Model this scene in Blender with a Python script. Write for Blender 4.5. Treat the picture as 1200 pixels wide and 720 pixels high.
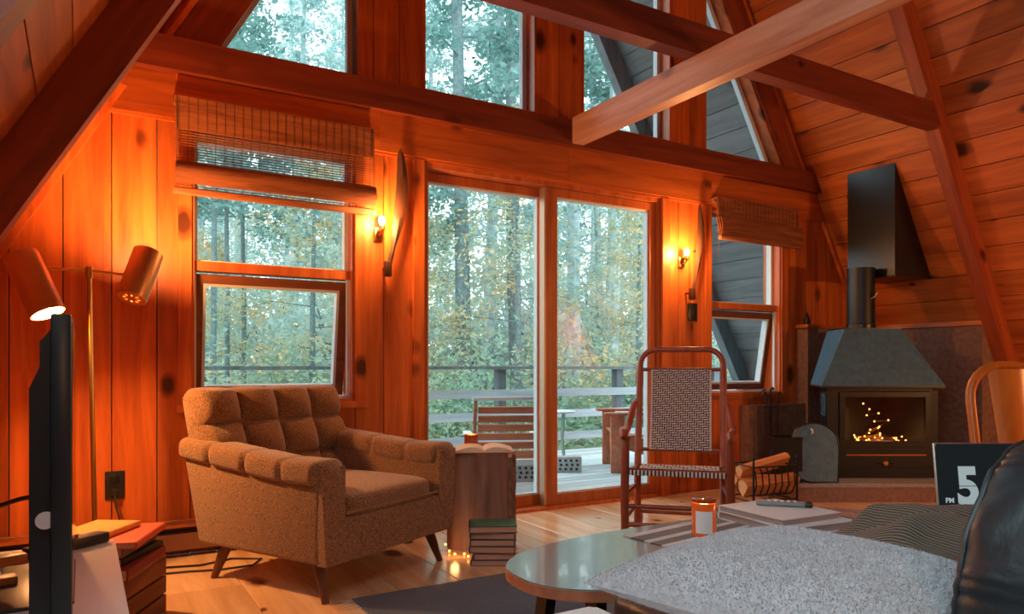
import bpy, bmesh, math, random
from mathutils import Vector, Matrix, Euler, noise

for o in list(bpy.data.objects):
    bpy.data.objects.remove(o)
S = bpy.context.scene
COL = S.collection
RAD = math.radians
rnd = random.Random(11)

# ------------------------------------------------------------------ camera
YAW = RAD(30.7)
cam_d = bpy.data.cameras.new('camera')
cam_d.sensor_width = 36.0
cam_d.lens = 849.0 / 1200.0 * 36.0
cam_d.shift_y = 70.0 / 1200.0
cam_d.clip_start = 0.05
cam_d.clip_end = 300
cam = bpy.data.objects.new('camera', cam_d)
COL.objects.link(cam)
cam.location = (0, 0, 0.9)
cam.rotation_euler = (RAD(90), 0, -YAW)
S.camera = cam

# ------------------------------------------------------------------ sky and exposure
W = bpy.data.worlds.new('sky')
S.world = W
W.use_nodes = True
wn = W.node_tree.nodes
bg = wn['Background']
bg.inputs[0].default_value = (0.74, 0.91, 0.97, 1)
bg.inputs[1].default_value = 3.1
S.view_settings.view_transform = 'Standard'
S.view_settings.look = 'None'
S.view_settings.exposure = 0.45
S.view_settings.gamma = 1.0
S.view_settings.use_curve_mapping = False

WARM = (1.0, 0.47, 0.16)


def lamp(name, loc, power, radius=0.04, color=WARM):
    l = bpy.data.lights.new(name, 'POINT')
    l.energy = power
    l.color = color
    l.shadow_soft_size = radius
    o = bpy.data.objects.new(name, l)
    COL.objects.link(o)
    o.location = loc
    return o


# two unseen pendant lamps added for warm fill (their bodies are built at the end)
FILL_PENDANTS = [((0.2, -1.2, 1.75), 9), ((5.23, -0.2, 1.40), 88)]
for ploc, pw in FILL_PENDANTS:
    lamp('fill_pendant_bulb', (ploc[0], ploc[1], ploc[2] - .17), pw, 0.09)

# ------------------------------------------------------------------ materials
def newmat(name):
    m = bpy.data.materials.new(name)
    m.use_nodes = True
    nt = m.node_tree
    b = nt.nodes['Principled BSDF']
    return m, nt, b


def N(nt, typ, **kw):
    n = nt.nodes.new(typ)
    for k, v in kw.items():
        setattr(n, k, v)
    return n


def plain(name, col, rough=0.5, metal=0.0, emit=None, estr=1.0, bump=0.0, bscale=60.0, vary=0.0, coat=0.0):
    m, nt, b = newmat(name)
    b.inputs['Base Color'].default_value = (*col, 1)
    b.inputs['Roughness'].default_value = rough
    b.inputs['Metallic'].default_value = metal
    if coat:
        b.inputs['Coat Weight'].default_value = coat
    if emit:
        b.inputs['Emission Color'].default_value = (*emit, 1)
        b.inputs['Emission Strength'].default_value = estr
    if bump or vary:
        tc = N(nt, 'ShaderNodeTexCoord')
        no = N(nt, 'ShaderNodeTexNoise')
        no.inputs['Scale'].default_value = bscale
        no.inputs['Detail'].default_value = 5
        nt.links.new(tc.outputs['Object'], no.inputs['Vector'])
        if bump:
            bp = N(nt, 'ShaderNodeBump')
            bp.inputs['Strength'].default_value = bump
            bp.inputs['Distance'].default_value = 0.01
            nt.links.new(no.outputs['Fac'], bp.inputs['Height'])
            nt.links.new(bp.outputs['Normal'], b.inputs['Normal'])
        if vary:
            r = N(nt, 'ShaderNodeValToRGB')
            r.color_ramp.elements[0].position = 0.3
            r.color_ramp.elements[1].position = 0.7
            r.color_ramp.elements[0].color = (*[c * (1 - vary) for c in col], 1)
            r.color_ramp.elements[1].color = (*[min(1, c * (1 + vary)) for c in col], 1)
            nt.links.new(no.outputs['Fac'], r.inputs['Fac'])
            nt.links.new(r.outputs['Color'], b.inputs['Base Color'])
    return m


def wood(name, dark, light, axis='z', rough=0.42, knots=1.0, rot_y=0.0, spec=0.4, grain=1.0, coat=0.0):
    """stained wood with grain along one axis, board to board variation and scattered knots"""
    m, nt, b = newmat(name)
    L = nt.links.new
    tc = N(nt, 'ShaderNodeTexCoord')
    mp0 = N(nt, 'ShaderNodeMapping')
    mp0.inputs['Rotation'].default_value = (0, rot_y, 0)
    L(tc.outputs['Object'], mp0.inputs['Vector'])
    oi = N(nt, 'ShaderNodeObjectInfo')
    off = N(nt, 'ShaderNodeVectorMath', operation='ADD')
    sc = N(nt, 'ShaderNodeVectorMath', operation='SCALE')
    sc.inputs[0].default_value = (17.0, 31.0, 23.0)
    L(oi.outputs['Random'], sc.inputs['Scale'])
    L(mp0.outputs['Vector'], off.inputs[0])
    L(sc.outputs['Vector'], off.inputs[1])
    i = 'xyz'.index(axis)
    s = [16.0, 16.0, 16.0]
    s[i] = 1.3
    mp = N(nt, 'ShaderNodeMapping')
    mp.inputs['Scale'].default_value = [v * grain for v in s]
    L(off.outputs['Vector'], mp.inputs['Vector'])
    n1 = N(nt, 'ShaderNodeTexNoise')
    n1.inputs['Scale'].default_value = 1.0
    n1.inputs['Detail'].default_value = 6
    n1.inputs['Roughness'].default_value = 0.6
    n1.inputs['Distortion'].default_value = 0.6
    L(mp.outputs['Vector'], n1.inputs['Vector'])
    ramp = N(nt, 'ShaderNodeValToRGB')
    ramp.color_ramp.elements[0].position = 0.30
    ramp.color_ramp.elements[1].position = 0.66
    ramp.color_ramp.elements[0].color = (*dark, 1)
    ramp.color_ramp.elements[1].color = (*light, 1)
    L(n1.outputs['Fac'], ramp.inputs['Fac'])
    # board to board value shift
    hsv = N(nt, 'ShaderNodeHueSaturation')
    mr = N(nt, 'ShaderNodeMapRange')
    mr.inputs['To Min'].default_value = 0.78
    mr.inputs['To Max'].default_value = 1.16
    L(oi.outputs['Random'], mr.inputs['Value'])
    L(mr.outputs['Result'], hsv.inputs['Value'])
    L(ramp.outputs['Color'], hsv.inputs['Color'])
    col = hsv.outputs['Color']
    if knots:
        k = [6.0, 6.0, 6.0]
        k[i] = 3.6
        mk = N(nt, 'ShaderNodeMapping')
        mk.inputs['Scale'].default_value = k
        L(off.outputs['Vector'], mk.inputs['Vector'])
        nd = N(nt, 'ShaderNodeTexNoise')
        nd.inputs['Scale'].default_value = 3.0
        L(mk.outputs['Vector'], nd.inputs['Vector'])
        mx = N(nt, 'ShaderNodeMix', data_type='VECTOR')
        mx.inputs['Factor'].default_value = 0.10
        L(mk.outputs['Vector'], mx.inputs[4])
        L(nd.outputs['Color'], mx.inputs[5])
        vo = N(nt, 'ShaderNodeTexVoronoi')
        vo.inputs['Scale'].default_value = 1.0
        L(mx.outputs[1], vo.inputs['Vector'])
        sp = N(nt, 'ShaderNodeSeparateColor')
        L(vo.outputs['Color'], sp.inputs['Color'])
        # only some cells carry a knot, of differing size
        sz = N(nt, 'ShaderNodeMapRange')
        sz.inputs['From Min'].default_value = 1.0 - 0.62 * knots
        sz.inputs['From Max'].default_value = 1.0
        sz.inputs['To Min'].default_value = 0.0
        sz.inputs['To Max'].default_value = 0.33
        L(sp.outputs[0], sz.inputs['Value'])
        dv = N(nt, 'ShaderNodeMath', operation='DIVIDE')
        ad = N(nt, 'ShaderNodeMath', operation='ADD')
        ad.inputs[1].default_value = 0.001
        L(sz.outputs['Result'], ad.inputs[0])
        L(vo.outputs['Distance'], dv.inputs[0])
        L(ad.outputs['Value'], dv.inputs[1])
        kr = N(nt, 'ShaderNodeValToRGB')
        kr.color_ramp.elements[0].position = 0.45
        kr.color_ramp.elements[0].color = (0.05, 0.05, 0.06, 1)
        kr.color_ramp.elements[1].position = 1.0
        kr.color_ramp.elements[1].color = (1, 1, 1, 1)
        e = kr.color_ramp.elements.new(0.75)
        e.color = (0.55, 0.5, 0.5, 1)
        L(dv.outputs['Value'], kr.inputs['Fac'])
        mu = N(nt, 'ShaderNodeMix', data_type='RGBA', blend_type='MULTIPLY')
        mu.inputs['Factor'].default_value = 0.92
        L(col, mu.inputs[6])
        L(kr.outputs['Color'], mu.inputs[7])
        col = mu.outputs[2]
    L(col, b.inputs['Base Color'])
    bp = N(nt, 'ShaderNodeBump')
    bp.inputs['Strength'].default_value = 0.25
    bp.inputs['Distance'].default_value = 0.004
    L(n1.outputs['Fac'], bp.inputs['Height'])
    L(bp.outputs['Normal'], b.inputs['Normal'])
    b.inputs['Roughness'].default_value = rough
    b.inputs['Specular IOR Level'].default_value = spec
    if coat:
        b.inputs['Coat Weight'].default_value = coat
        b.inputs['Coat Roughness'].default_value = 0.2
    return m


def glass_mat():
    m = bpy.data.materials.new('window_glass')
    m.use_nodes = True
    nt = m.node_tree
    nt.nodes.clear()
    out = N(nt, 'ShaderNodeOutputMaterial')
    mix = N(nt, 'ShaderNodeMixShader')
    tr = N(nt, 'ShaderNodeBsdfTransparent')
    tr.inputs['Color'].default_value = (0.95, 0.985, 0.985, 1)
    gl = N(nt, 'ShaderNodeBsdfGlossy')
    gl.inputs['Roughness'].default_value = 0.0
    fr = N(nt, 'ShaderNodeFresnel')
    # a thin pane: both faces reflect like the outer one
    ge = N(nt, 'ShaderNodeNewGeometry')
    mr = N(nt, 'ShaderNodeMapRange')
    mr.inputs['To Min'].default_value = 1.42
    mr.inputs['To Max'].default_value = 1 / 1.42
    nt.links.new(ge.outputs['Backfacing'], mr.inputs['Value'])
    nt.links.new(mr.outputs['Result'], fr.inputs['IOR'])
    nt.links.new(fr.outputs[0], mix.inputs[0])
    nt.links.new(tr.outputs[0], mix.inputs[1])
    nt.links.new(gl.outputs[0], mix.inputs[2])
    nt.links.new(mix.outputs[0], out.inputs['Surface'])
    return m


def fabric(name, c1, c2, scale=260.0, rough=0.95, bump=0.5, sheen=0.3):
    m, nt, b = newmat(name)
    L = nt.links.new
    tc = N(nt, 'ShaderNodeTexCoord')
    no = N(nt, 'ShaderNodeTexNoise')
    no.inputs['Scale'].default_value = scale
    no.inputs['Detail'].default_value = 3
    L(tc.outputs['Object'], no.inputs['Vector'])
    r = N(nt, 'ShaderNodeValToRGB')
    r.color_ramp.elements[0].position = 0.36
    r.color_ramp.elements[1].position = 0.64
    r.color_ramp.elements[0].color = (*c1, 1)
    r.color_ramp.elements[1].color = (*c2, 1)
    L(no.outputs['Fac'], r.inputs['Fac'])
    L(r.outputs['Color'], b.inputs['Base Color'])
    bp = N(nt, 'ShaderNodeBump')
    bp.inputs['Strength'].default_value = bump
    bp.inputs['Distance'].default_value = 0.004
    L(no.outputs['Fac'], bp.inputs['Height'])
    L(bp.outputs['Normal'], b.inputs['Normal'])
    b.inputs['Roughness'].default_value = rough
    b.inputs['Sheen Weight'].default_value = sheen
    b.inputs['Specular IOR Level'].default_value = 0.2
    return m


def leaf_mat(name, ramp_cols):
    m = bpy.data.materials.new(name)
    m.use_nodes = True
    nt = m.node_tree
    nt.nodes.clear()
    L = nt.links.new
    out = N(nt, 'ShaderNodeOutputMaterial')
    tc = N(nt, 'ShaderNodeTexCoord')
    no = N(nt, 'ShaderNodeTexNoise')
    no.inputs['Scale'].default_value = 1.1
    no.inputs['Detail'].default_value = 6
    no.inputs['Roughness'].default_value = 0.75
    L(tc.outputs['Object'], no.inputs['Vector'])
    r = N(nt, 'ShaderNodeValToRGB')
    els = r.color_ramp.elements
    n = len(ramp_cols)
    els[0].position = 0.30
    els[0].color = (*ramp_cols[0], 1)
    els[1].position = 0.70
    els[1].color = (*ramp_cols[-1], 1)
    for i in range(1, n - 1):
        e = els.new(0.30 + 0.40 * i / (n - 1))
        e.color = (*ramp_cols[i], 1)
    L(no.outputs['Fac'], r.inputs['Fac'])
    di = N(nt, 'ShaderNodeBsdfDiffuse')
    tl = N(nt, 'ShaderNodeBsdfTranslucent')
    mx = N(nt, 'ShaderNodeMixShader')
    mx.inputs[0].default_value = 0.45
    L(r.outputs['Color'], di.inputs['Color'])
    L(r.outputs['Color'], tl.inputs['Color'])
    L(di.outputs[0], mx.inputs[1])
    L(tl.outputs[0], mx.inputs[2])
    L(mx.outputs[0], out.inputs['Surface'])
    return m


PD, PL = (0.33, 0.060, 0.010), (0.64, 0.155, 0.028)
M = {}
M['pine_z'] = wood('pine_wall', PD, PL, 'z')
M['pine_y'] = wood('pine_ceiling', (0.34, 0.068, 0.012), (0.63, 0.165, 0.033), 'y', knots=1.5)
M['pine_x'] = wood('pine_trim', PD, PL, 'x', knots=0.5)
M['beam_x'] = wood('stained_beam', (0.12, 0.018, 0.008), (0.26, 0.045, 0.016), 'x', knots=0.5, rough=0.5)
M['beam_y'] = wood('stained_daylit_beam', (0.46, 0.19, 0.11), (0.70, 0.38, 0.25), 'y', knots=1.0, rough=0.45)  # lighter than the other beams, daylight mixed into the stain
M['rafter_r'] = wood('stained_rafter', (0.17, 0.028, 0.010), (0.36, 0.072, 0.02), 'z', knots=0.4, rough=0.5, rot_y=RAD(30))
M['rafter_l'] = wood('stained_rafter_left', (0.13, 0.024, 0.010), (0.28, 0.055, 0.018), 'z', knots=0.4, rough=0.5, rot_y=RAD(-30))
M['jamb'] = wood('stained_jamb', (0.34, 0.070, 0.016), (0.56, 0.15, 0.036), 'z', knots=0.0)
M['floor'] = wood('floor_pine', (0.60, 0.34, 0.165), (0.84, 0.58, 0.34), 'y', rough=0.24, knots=0.8, grain=0.7, spec=0.6, coat=0.5)
M['frame_pale'] = plain('pale_window_frame', (0.62, 0.66, 0.68), 0.5)
M['sash_dark'] = wood('dark_sash', (0.13, 0.04, 0.02), (0.24, 0.08, 0.035), 'x', knots=0, rough=0.4)
M['glass'] = glass_mat()
M['soffit'] = wood('grey_soffit', (0.13, 0.135, 0.14), (0.21, 0.215, 0.22), 'y', knots=0.2, rough=0.8)
M['deck'] = wood('grey_deck', (0.42, 0.44, 0.45), (0.62, 0.64, 0.65), 'x', knots=0, rough=0.7)
M['rail_grey'] = wood('grey_rail', (0.34, 0.37, 0.40), (0.50, 0.53, 0.56), 'x', knots=0, rough=0.7)
M['post_grey'] = wood('grey_post', (0.10, 0.12, 0.13), (0.19, 0.21, 0.22), 'z', knots=0, rough=0.8)
M['plaster'] = plain('brown_plaster', (0.20, 0.105, 0.075), 0.9, bump=0.6, bscale=30, vary=0.25)
M['hearth'] = plain('hearth_stone', (0.24, 0.13, 0.10), 0.8, bump=0.4, bscale=40, vary=0.2)
M['hearth_top'] = plain('hearth_slab', (0.30, 0.28, 0.27), 0.6, bump=0.3, bscale=50, vary=0.15)
M['iron'] = plain('black_iron', (0.009, 0.012, 0.015), 0.45, 0.3, bump=0.15, bscale=120)
M['steel_hood'] = plain('cool_lit_steel', (0.060, 0.150, 0.235), 0.45, 0.2, bump=0.12, bscale=25, vary=0.2)  # blue of the cool light on the steel mixed into its base
M['steel_dark'] = plain('dark_sheet_steel', (0.035, 0.038, 0.04), 0.34, 0.7, bump=0.05, bscale=20)
M['strip_metal'] = plain('bronze_strip', (0.40, 0.25, 0.16), 0.45, 0.5)
M['copper'] = plain('copper_strip', (0.55, 0.22, 0.10), 0.3, 0.9)
M['brass'] = plain('brass', (0.55, 0.36, 0.12), 0.28, 1.0)
M['brass_shade'] = plain('brushed_brass_shade', (0.62, 0.34, 0.16), 0.38, 0.75)
M['black'] = plain('black_plastic', (0.012, 0.014, 0.015), 0.35)
M['tv'] = plain('tv_shell', (0.005, 0.019, 0.026), 0.34)
M['white_lam'] = plain('white_laminate', (0.72, 0.68, 0.66), 0.35)
M['chair_cloth'] = fabric('brown_boucle', (0.09, 0.046, 0.022), (0.36, 0.180, 0.080), 230)
M['leg_wood'] = wood('dark_leg', (0.06, 0.018, 0.008), (0.12, 0.036, 0.014), 'z', knots=0)
M['rocker'] = wood('red_stained_rocker', (0.20, 0.042, 0.020), (0.33, 0.075, 0.034), 'z', knots=0, rough=0.35)
M['tape_light'] = fabric('cream_tape', (0.64, 0.62, 0.59), (0.80, 0.78, 0.75), 500, bump=0.3)
M['tape_dark'] = fabric('dark_tape', (0.030, 0.014, 0.014), (0.065, 0.028, 0.025), 500, bump=0.3)
M['stump'] = wood('stump_wood', (0.22, 0.11, 0.075), (0.52, 0.29, 0.20), 'z', knots=0.6, rough=0.85, grain=0.6)
M['bark'] = plain('rough_bark', (0.24, 0.13, 0.085), 0.95, bump=1.0, bscale=25, vary=0.4)
M['paper'] = plain('page_paper', (0.70, 0.60, 0.47), 0.9)
M['rug'] = fabric('navy_rug', (0.004, 0.026, 0.065), (0.014, 0.062, 0.130), 130, bump=0.8)
M['fringe'] = plain('fringe_cotton', (0.55, 0.48, 0.40), 0.9)
M['formica'] = plain('grey_formica', (0.20, 0.225, 0.235), 0.16, coat=0.4)
M['ply'] = wood('ply_edge', (0.30, 0.10, 0.05), (0.48, 0.19, 0.10), 'x', knots=0)
M['fleece'] = fabric('grey_fleece', (0.46, 0.46, 0.485), (0.56, 0.56, 0.585), 120, bump=0.8)
M['leather'] = plain('black_leather', (0.011, 0.019, 0.023), 0.36, bump=0.25, bscale=22)
M['white_cloth'] = fabric('white_cotton', (0.62, 0.66, 0.67), (0.75, 0.78, 0.79), 200, bump=0.3)
M['ember'] = plain('warm_bulb', (1, 0.6, 0.25), 0.4, emit=(1.0, 0.36, 0.06), estr=5)
M['bulb'] = plain('glowing_bulb', (1, 0.8, 0.5), 0.4, emit=(1.0, 0.66, 0.30), estr=18)
M['wax'] = plain('candle_wax', (0.85, 0.16, 0.03), 0.4, emit=(1.0, 0.16, 0.01), estr=0.55)
M['flame'] = plain('candle_flame', (1, 0.6, 0.2), 0.5, emit=(1.0, 0.5, 0.12), estr=10)
M['label'] = plain('paper_label', (0.75, 0.72, 0.72), 0.7)
M['log'] = wood('split_log', (0.45, 0.15, 0.05), (0.78, 0.34, 0.12), 'x', knots=0, rough=0.8)
M['bent'] = wood('orange_bentwood', (0.58, 0.13, 0.014), (0.76, 0.21, 0.026), 'z', knots=0, rough=0.32)

# ------------------------------------------------------------------ mesh helpers
class MB:
    def __init__(s):
        s.v, s.f = [], []

    def add(s, vs, fs):
        o = len(s.v)
        s.v += [tuple(v) for v in vs]
        s.f += [tuple(i + o for i in f) for f in fs]
        return s

    def box(s, x0, x1, y0, y1, z0, z1):
        return s.add([(x0, y0, z0), (x1, y0, z0), (x1, y1, z0), (x0, y1, z0),
                      (x0, y0, z1), (x1, y0, z1), (x1, y1, z1), (x0, y1, z1)],
                     [(3, 2, 1, 0), (4, 5, 6, 7), (0, 1, 5, 4), (1, 2, 6, 5), (2, 3, 7, 6), (3, 0, 4, 7)])

    def bm(s, b, mat=None):
        b.verts.index_update()
        vs = [(mat @ v.co if mat else v.co.copy()) for v in b.verts]
        s.add(vs, [[v.index for v in f.verts] for f in b.faces])
        b.free()
        return s

    def rbox(s, x0, x1, y0, y1, z0, z1, r=0.01, seg=3, mat=None):
        b = bmesh.new()
        t = MB().box(x0, x1, y0, y1, z0, z1)
        vs = [b.verts.new(v) for v in t.v]
        for f in t.f:
            b.faces.new([vs[i] for i in f])
        bmesh.ops.bevel(b, geom=list(b.edges), offset=r, segments=seg, profile=0.5, affect='EDGES')
        return s.bm(b, mat)

    def bar(s, p, q, w, h, up=(0, 0, 1)):
        p, q, up = Vector(p), Vector(q), Vector(up)
        d = (q - p).normalized()
        a = d.cross(up)
        if a.length < 1e-5:
            a = d.cross(Vector((1, 0, 0)))
        a.normalize()
        c = a.cross(d).normalized()
        vs = []
        for e in (p, q):
            for i, j in ((-1, -1), (1, -1), (1, 1), (-1, 1)):
                vs.append(e + a * (i * w / 2) + c * (j * h / 2))
        return s.add(vs, [(3, 2, 1, 0), (4, 5, 6, 7), (0, 1, 5, 4), (1, 2, 6, 5), (2, 3, 7, 6), (3, 0, 4, 7)])

    def tube(s, pts, r, n=10, closed=False, flat=1.0):
        pts = [Vector(p) for p in pts]
        k = len(pts)
        rs = r if isinstance(r, (list, tuple)) else [r] * k
        vs, fs = [], []
        prev = None
        for i, p in enumerate(pts):
            if closed:
                d = pts[(i + 1) % k] - pts[i - 1]
            else:
                d = pts[min(i + 1, k - 1)] - pts[max(i - 1, 0)]
            d.normalize()
            if prev is None:
                u = d.cross(Vector((0, 0, 1)))
                if u.length < 1e-3:
                    u = Vector((1, 0, 0))
            else:
                u = prev - d * prev.dot(d)
            u.normalize()
            prev = u
            w = d.cross(u)
            for j in range(n):
                a = 2 * math.pi * j / n
                vs.append(p + u * (rs[i] * math.cos(a)) + w * (rs[i] * flat * math.sin(a)))
        m = k if closed else k - 1
        for i in range(m):
            for j in range(n):
                a, b = i * n + j, i * n + (j + 1) % n
                c, d_ = ((i + 1) % k) * n + (j + 1) % n, ((i + 1) % k) * n + j
                fs.append((a, b, c, d_))
        if not closed:
            fs.append(tuple(reversed(range(n))))
            fs.append(tuple(range((k - 1) * n, k * n)))
        return s.add(vs, fs)

    def lathe(s, prof, n=24, mat=None, caps=True):
        vs, fs = [], []
        k = len(prof)
        for r, z in prof:
            for j in range(n):
                a = 2 * math.pi * j / n
                v = Vector((r * math.cos(a), r * math.sin(a), z))
                vs.append(mat @ v if mat else v)
        for i in range(k - 1):
            for j in range(n):
                fs.append((i * n + j, i * n + (j + 1) % n, (i + 1) * n + (j + 1) % n, (i + 1) * n + j))
        if caps and prof[0][0] > 1e-4:
            fs.append(tuple(reversed(range(n))))
        if caps and prof[-1][0] > 1e-4:
            fs.append(tuple(range((k - 1) * n, k * n)))
        return s.add(vs, fs)

    def prism(s, poly, axis, a, b, mat=None):
        """poly: 2d points in the plane across axis (x: (y,z), y: (x,z), z: (x,y))"""
        def P(u, v, w):
            p = {'x': (w, u, v), 'y': (u, w, v), 'z': (u, v, w)}[axis]
            return mat @ Vector(p) if mat else p
        n = len(poly)
        vs = [P(u, v, a) for u, v in poly] + [P(u, v, b) for u, v in poly]
        fs = [tuple(range(n)), tuple(reversed(range(n, 2 * n)))]
        for i in range(n):
            j = (i + 1) % n
            fs.append((i, i + n, j + n, j))
        return s.add(vs, fs)

    def grid(s, fn, nu, nv, cu=False, cv=False):
        vs = [fn(i / (nu if cu else nu - 1), j / (nv if cv else nv - 1)) for i in range(nu) for j in range(nv)]
        fs = []
        for i in range(nu if cu else nu - 1):
            for j in range(nv if cv else nv - 1):
                a = i * nv + j
                b = i * nv + (j + 1) % nv
                c = ((i + 1) % nu) * nv + (j + 1) % nv
                d = ((i + 1) % nu) * nv + j
                fs.append((a, b, c, d))
        return s.add(vs, fs)

    def ball(s, c, r, n=12, sz=1.0):
        c = Vector(c)
        return s.lathe([(r * math.sin(math.pi * i / (n // 2)) + (1e-5 if i in (0, n // 2) else 0), -r * sz * math.cos(math.pi * i / (n // 2))) for i in range(n // 2 + 1)], n, Matrix.Translation(c))

    def mesh(s, name, mat, sharp=38, recalc=True):
        me = bpy.data.meshes.new(name)
        me.from_pydata([tuple(v) for v in s.v], [], s.f)
        me.materials.append(mat)
        if recalc:
            b = bmesh.new()
            b.from_mesh(me)
            bmesh.ops.recalc_face_normals(b, faces=b.faces)
            b.to_mesh(me)
            b.free()
        if sharp:
            for p in me.polygons:
                p.use_smooth = True
            me.set_sharp_from_angle(angle=RAD(sharp))
        return me

    def build(s, name, mat, parent=None, sharp=38, recalc=True):
        o = bpy.data.objects.new(name, s.mesh(name, mat, sharp, recalc))
        COL.objects.link(o)
        if parent:
            o.parent = parent
        return o


def tag(o, label=None, cat=None, group=None, kind=None):
    if label:
        o['label'] = label
    if cat:
        o['category'] = cat
    if group:
        o['group'] = group
    if kind:
        o['kind'] = kind
    return o


def thing(name, label, cat, loc=(0, 0, 0), rz=0.0, group=None):
    o = bpy.data.objects.new(name, None)
    o.empty_display_size = 0.1
    COL.objects.link(o)
    o.location = loc
    o.rotation_euler = (0, 0, rz)
    return tag(o, label, cat, group)


def holder(name):
    o = bpy.data.objects.new(name, None)
    COL.objects.link(o)
    o['kind'] = 'structure'
    return o


def copy_tree(o, parent=None):
    c = o.copy()
    COL.objects.link(c)
    c.parent = parent
    for ch in [x for x in bpy.data.objects if x.parent == o]:
        copy_tree(ch, c)
    return c


def clip(poly, a, b, c):
    """keep the part of a convex polygon with a*x + b*z <= c"""
    out = []
    for i in range(len(poly)):
        p, q = poly[i], poly[(i + 1) % len(poly)]
        dp, dq = a * p[0] + b * p[1] - c, a * q[0] + b * q[1] - c
        if dp <= 0:
            out.append(p)
        if (dp < 0 < dq) or (dq < 0 < dp):
            t = dp / (dp - dq)
            out.append((p[0] + t * (q[0] - p[0]), p[1] + t * (q[1] - p[1])))
    return out


# ------------------------------------------------------------------ the cabin shell
T = math.sqrt(3.0)
XL, XR = -1.12, 6.42            # where the roof slopes meet the floor
YB, YF = 3.80, -3.40            # glazed gable and the wall behind the camera
XC = (XL + XR) / 2
ZT = (XR - XL) / 2 * T


def roofclip(poly, m=0.0):
    poly = clip(poly, 1, 1 / T, XR - m)
    return clip(poly, -1, 1 / T, -(XL + m))


# floor: subfloor and wide pine planks running towards the windows
floor = tag(MB().box(XL - .1, XR + .1, YF, YB + .15, -0.12, -0.022).build('floor', M['floor'], sharp=0), kind='structure')
x = XL
col = 0
while x < XR:
    w = (0.27, 0.31, 0.24, 0.29)[col % 4]
    x1 = min(x + w, XR)
    cuts = [YF, YF + 2.0 + (col * 1.37) % 2.6, (1.2 + (col * 0.83) % 2.2), YB]
    cuts = sorted(cuts)
    for a, b in zip(cuts, cuts[1:]):
        if b - a > 0.1:
            MB().rbox(x + .0012, x1 - .0012, a + .0012, b - .0012, -0.022, 0.0, 0.0022, 1).build('plank', M['floor'], floor, sharp=0)
    x = x1
    col += 1

# gable wall with its openings
OPEN = [(0.45, 1.27, 0.71, 2.05), (1.664, 3.463, 0.0, 2.075), (3.93, 4.70, 0.69, 2.05),
        (1.669, 2.43, 2.47, 4.25), (2.785, 3.55, 2.47, 4.25)]
SL, SR = -0.88, 6.14            # sloping window edges: x = SL + z/T and x = SR - z/T
TRI = [((0.55, 1.285), 'l'), ((3.90, 4.75), 'r')]


def spans(xa, xb, z0, z1):
    """free heights of a column between z0 and z1"""
    xm = (xa + xb) / 2
    out = [(z0, z1)]
    for ox0, ox1, oz0, oz1 in OPEN:
        if ox0 - 1e-4 < xm < ox1 + 1e-4:
            nw = []
            for a, b in out:
                if oz1 <= a or oz0 >= b:
                    nw.append((a, b))
                    continue
                if oz0 > a:
                    nw.append((a, oz0))
                if oz1 < b:
                    nw.append((oz1, b))
            out = nw
    return out


wall = bpy.data.objects.new('wall_back', None)
wall_sheath = MB()
lower = [-1.1, -.9, -.7, -.49, -.27, -.072, .118, .305, .45, .65, .86, 1.06, 1.27, 1.434, 1.664, 1.9, 2.1, 2.32, 2.5, 2.7, 2.9, 3.1, 3.3, 3.463,
         3.623, 3.746, 3.93, 4.12, 4.31, 4.5, 4.70, 4.89, 5.08, 5.27, 5.46, 5.65, 5.84, 6.03, 6.22, 6.4]
upper = [.1, .3, .492, .55, .75, .95, 1.12, 1.285, 1.375, 1.525, 1.669, 1.9, 2.15, 2.43, 2.603, 2.785, 3.0, 3.286, 3.55, 3.73, 3.90, 4.1, 4.3, 4.5, 4.75, 4.9, 5.05, 5.2]
planks = []
for cols, z0, z1 in ((lower, 0.0, 2.30), (upper, 2.30, ZT)):
    for xa, xb in zip(cols, cols[1:]):
        for a, b in spans(xa, xb, z0, z1):
            poly = roofclip([(xa, a), (xb, a), (xb, b), (xa, b)])
            xm = (xa + xb) / 2
            if z0 > 2 and TRI[0][0][0] - .01 < xm < TRI[0][0][1] + .01:
                planks.append(clip(roofclip([(xa, a), (xb, a), (xb, 2.47), (xa, 2.47)]), 0, 1, 9))
                poly = clip(poly, 1, -1 / T, SL)
            elif z0 > 2 and TRI[1][0][0] - .01 < xm < TRI[1][0][1] + .01:
                planks.append([(xa, a), (xb, a), (xb, 2.47), (xa, 2.47)])
                poly = clip(poly, -1, -1 / T, -SR)
            planks.append(poly)
for poly in planks:
    if len(poly) > 2:
        wall_sheath.prism(poly, 'y', YB + .022, YB + .15)
wall = tag(wall_sheath.build('wall_back', M['soffit'], sharp=0), kind='structure')
for poly in planks:
    if len(poly) < 3:
        continue
    cx = sum(p[0] for p in poly) / len(poly)
    cz = sum(p[1] for p in poly) / len(poly)
    sx = max(p[0] for p in poly) - min(p[0] for p in poly)
    k = 1 - 0.005 / max(sx, .05)
    pp = [(cx + (p[0] - cx) * k, p[1]) for p in poly]
    MB().prism(pp, 'y', YB, YB + .022).build('plank', M['pine_z'], wall, sharp=0)

# wall behind the camera
wf = tag(MB().prism([(XL - .1, -.1), (XR + .1, -.1), (XC, ZT + .2)], 'y', YF - .12, YF).build('wall_front', M['pine_z'], sharp=0), kind='structure')

# roof: sheathing, boards running towards the windows, rafters, collar beams and the long beam
YO = 5.30                        # the roof runs on past the glass as an overhang
FILL_SKYLIGHTS = [(.34, 1.41), (-.88, .19)]     # two unseen skylights added between left rafters for cool fill
SK0, SK1 = 1.617, 3.544


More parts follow.
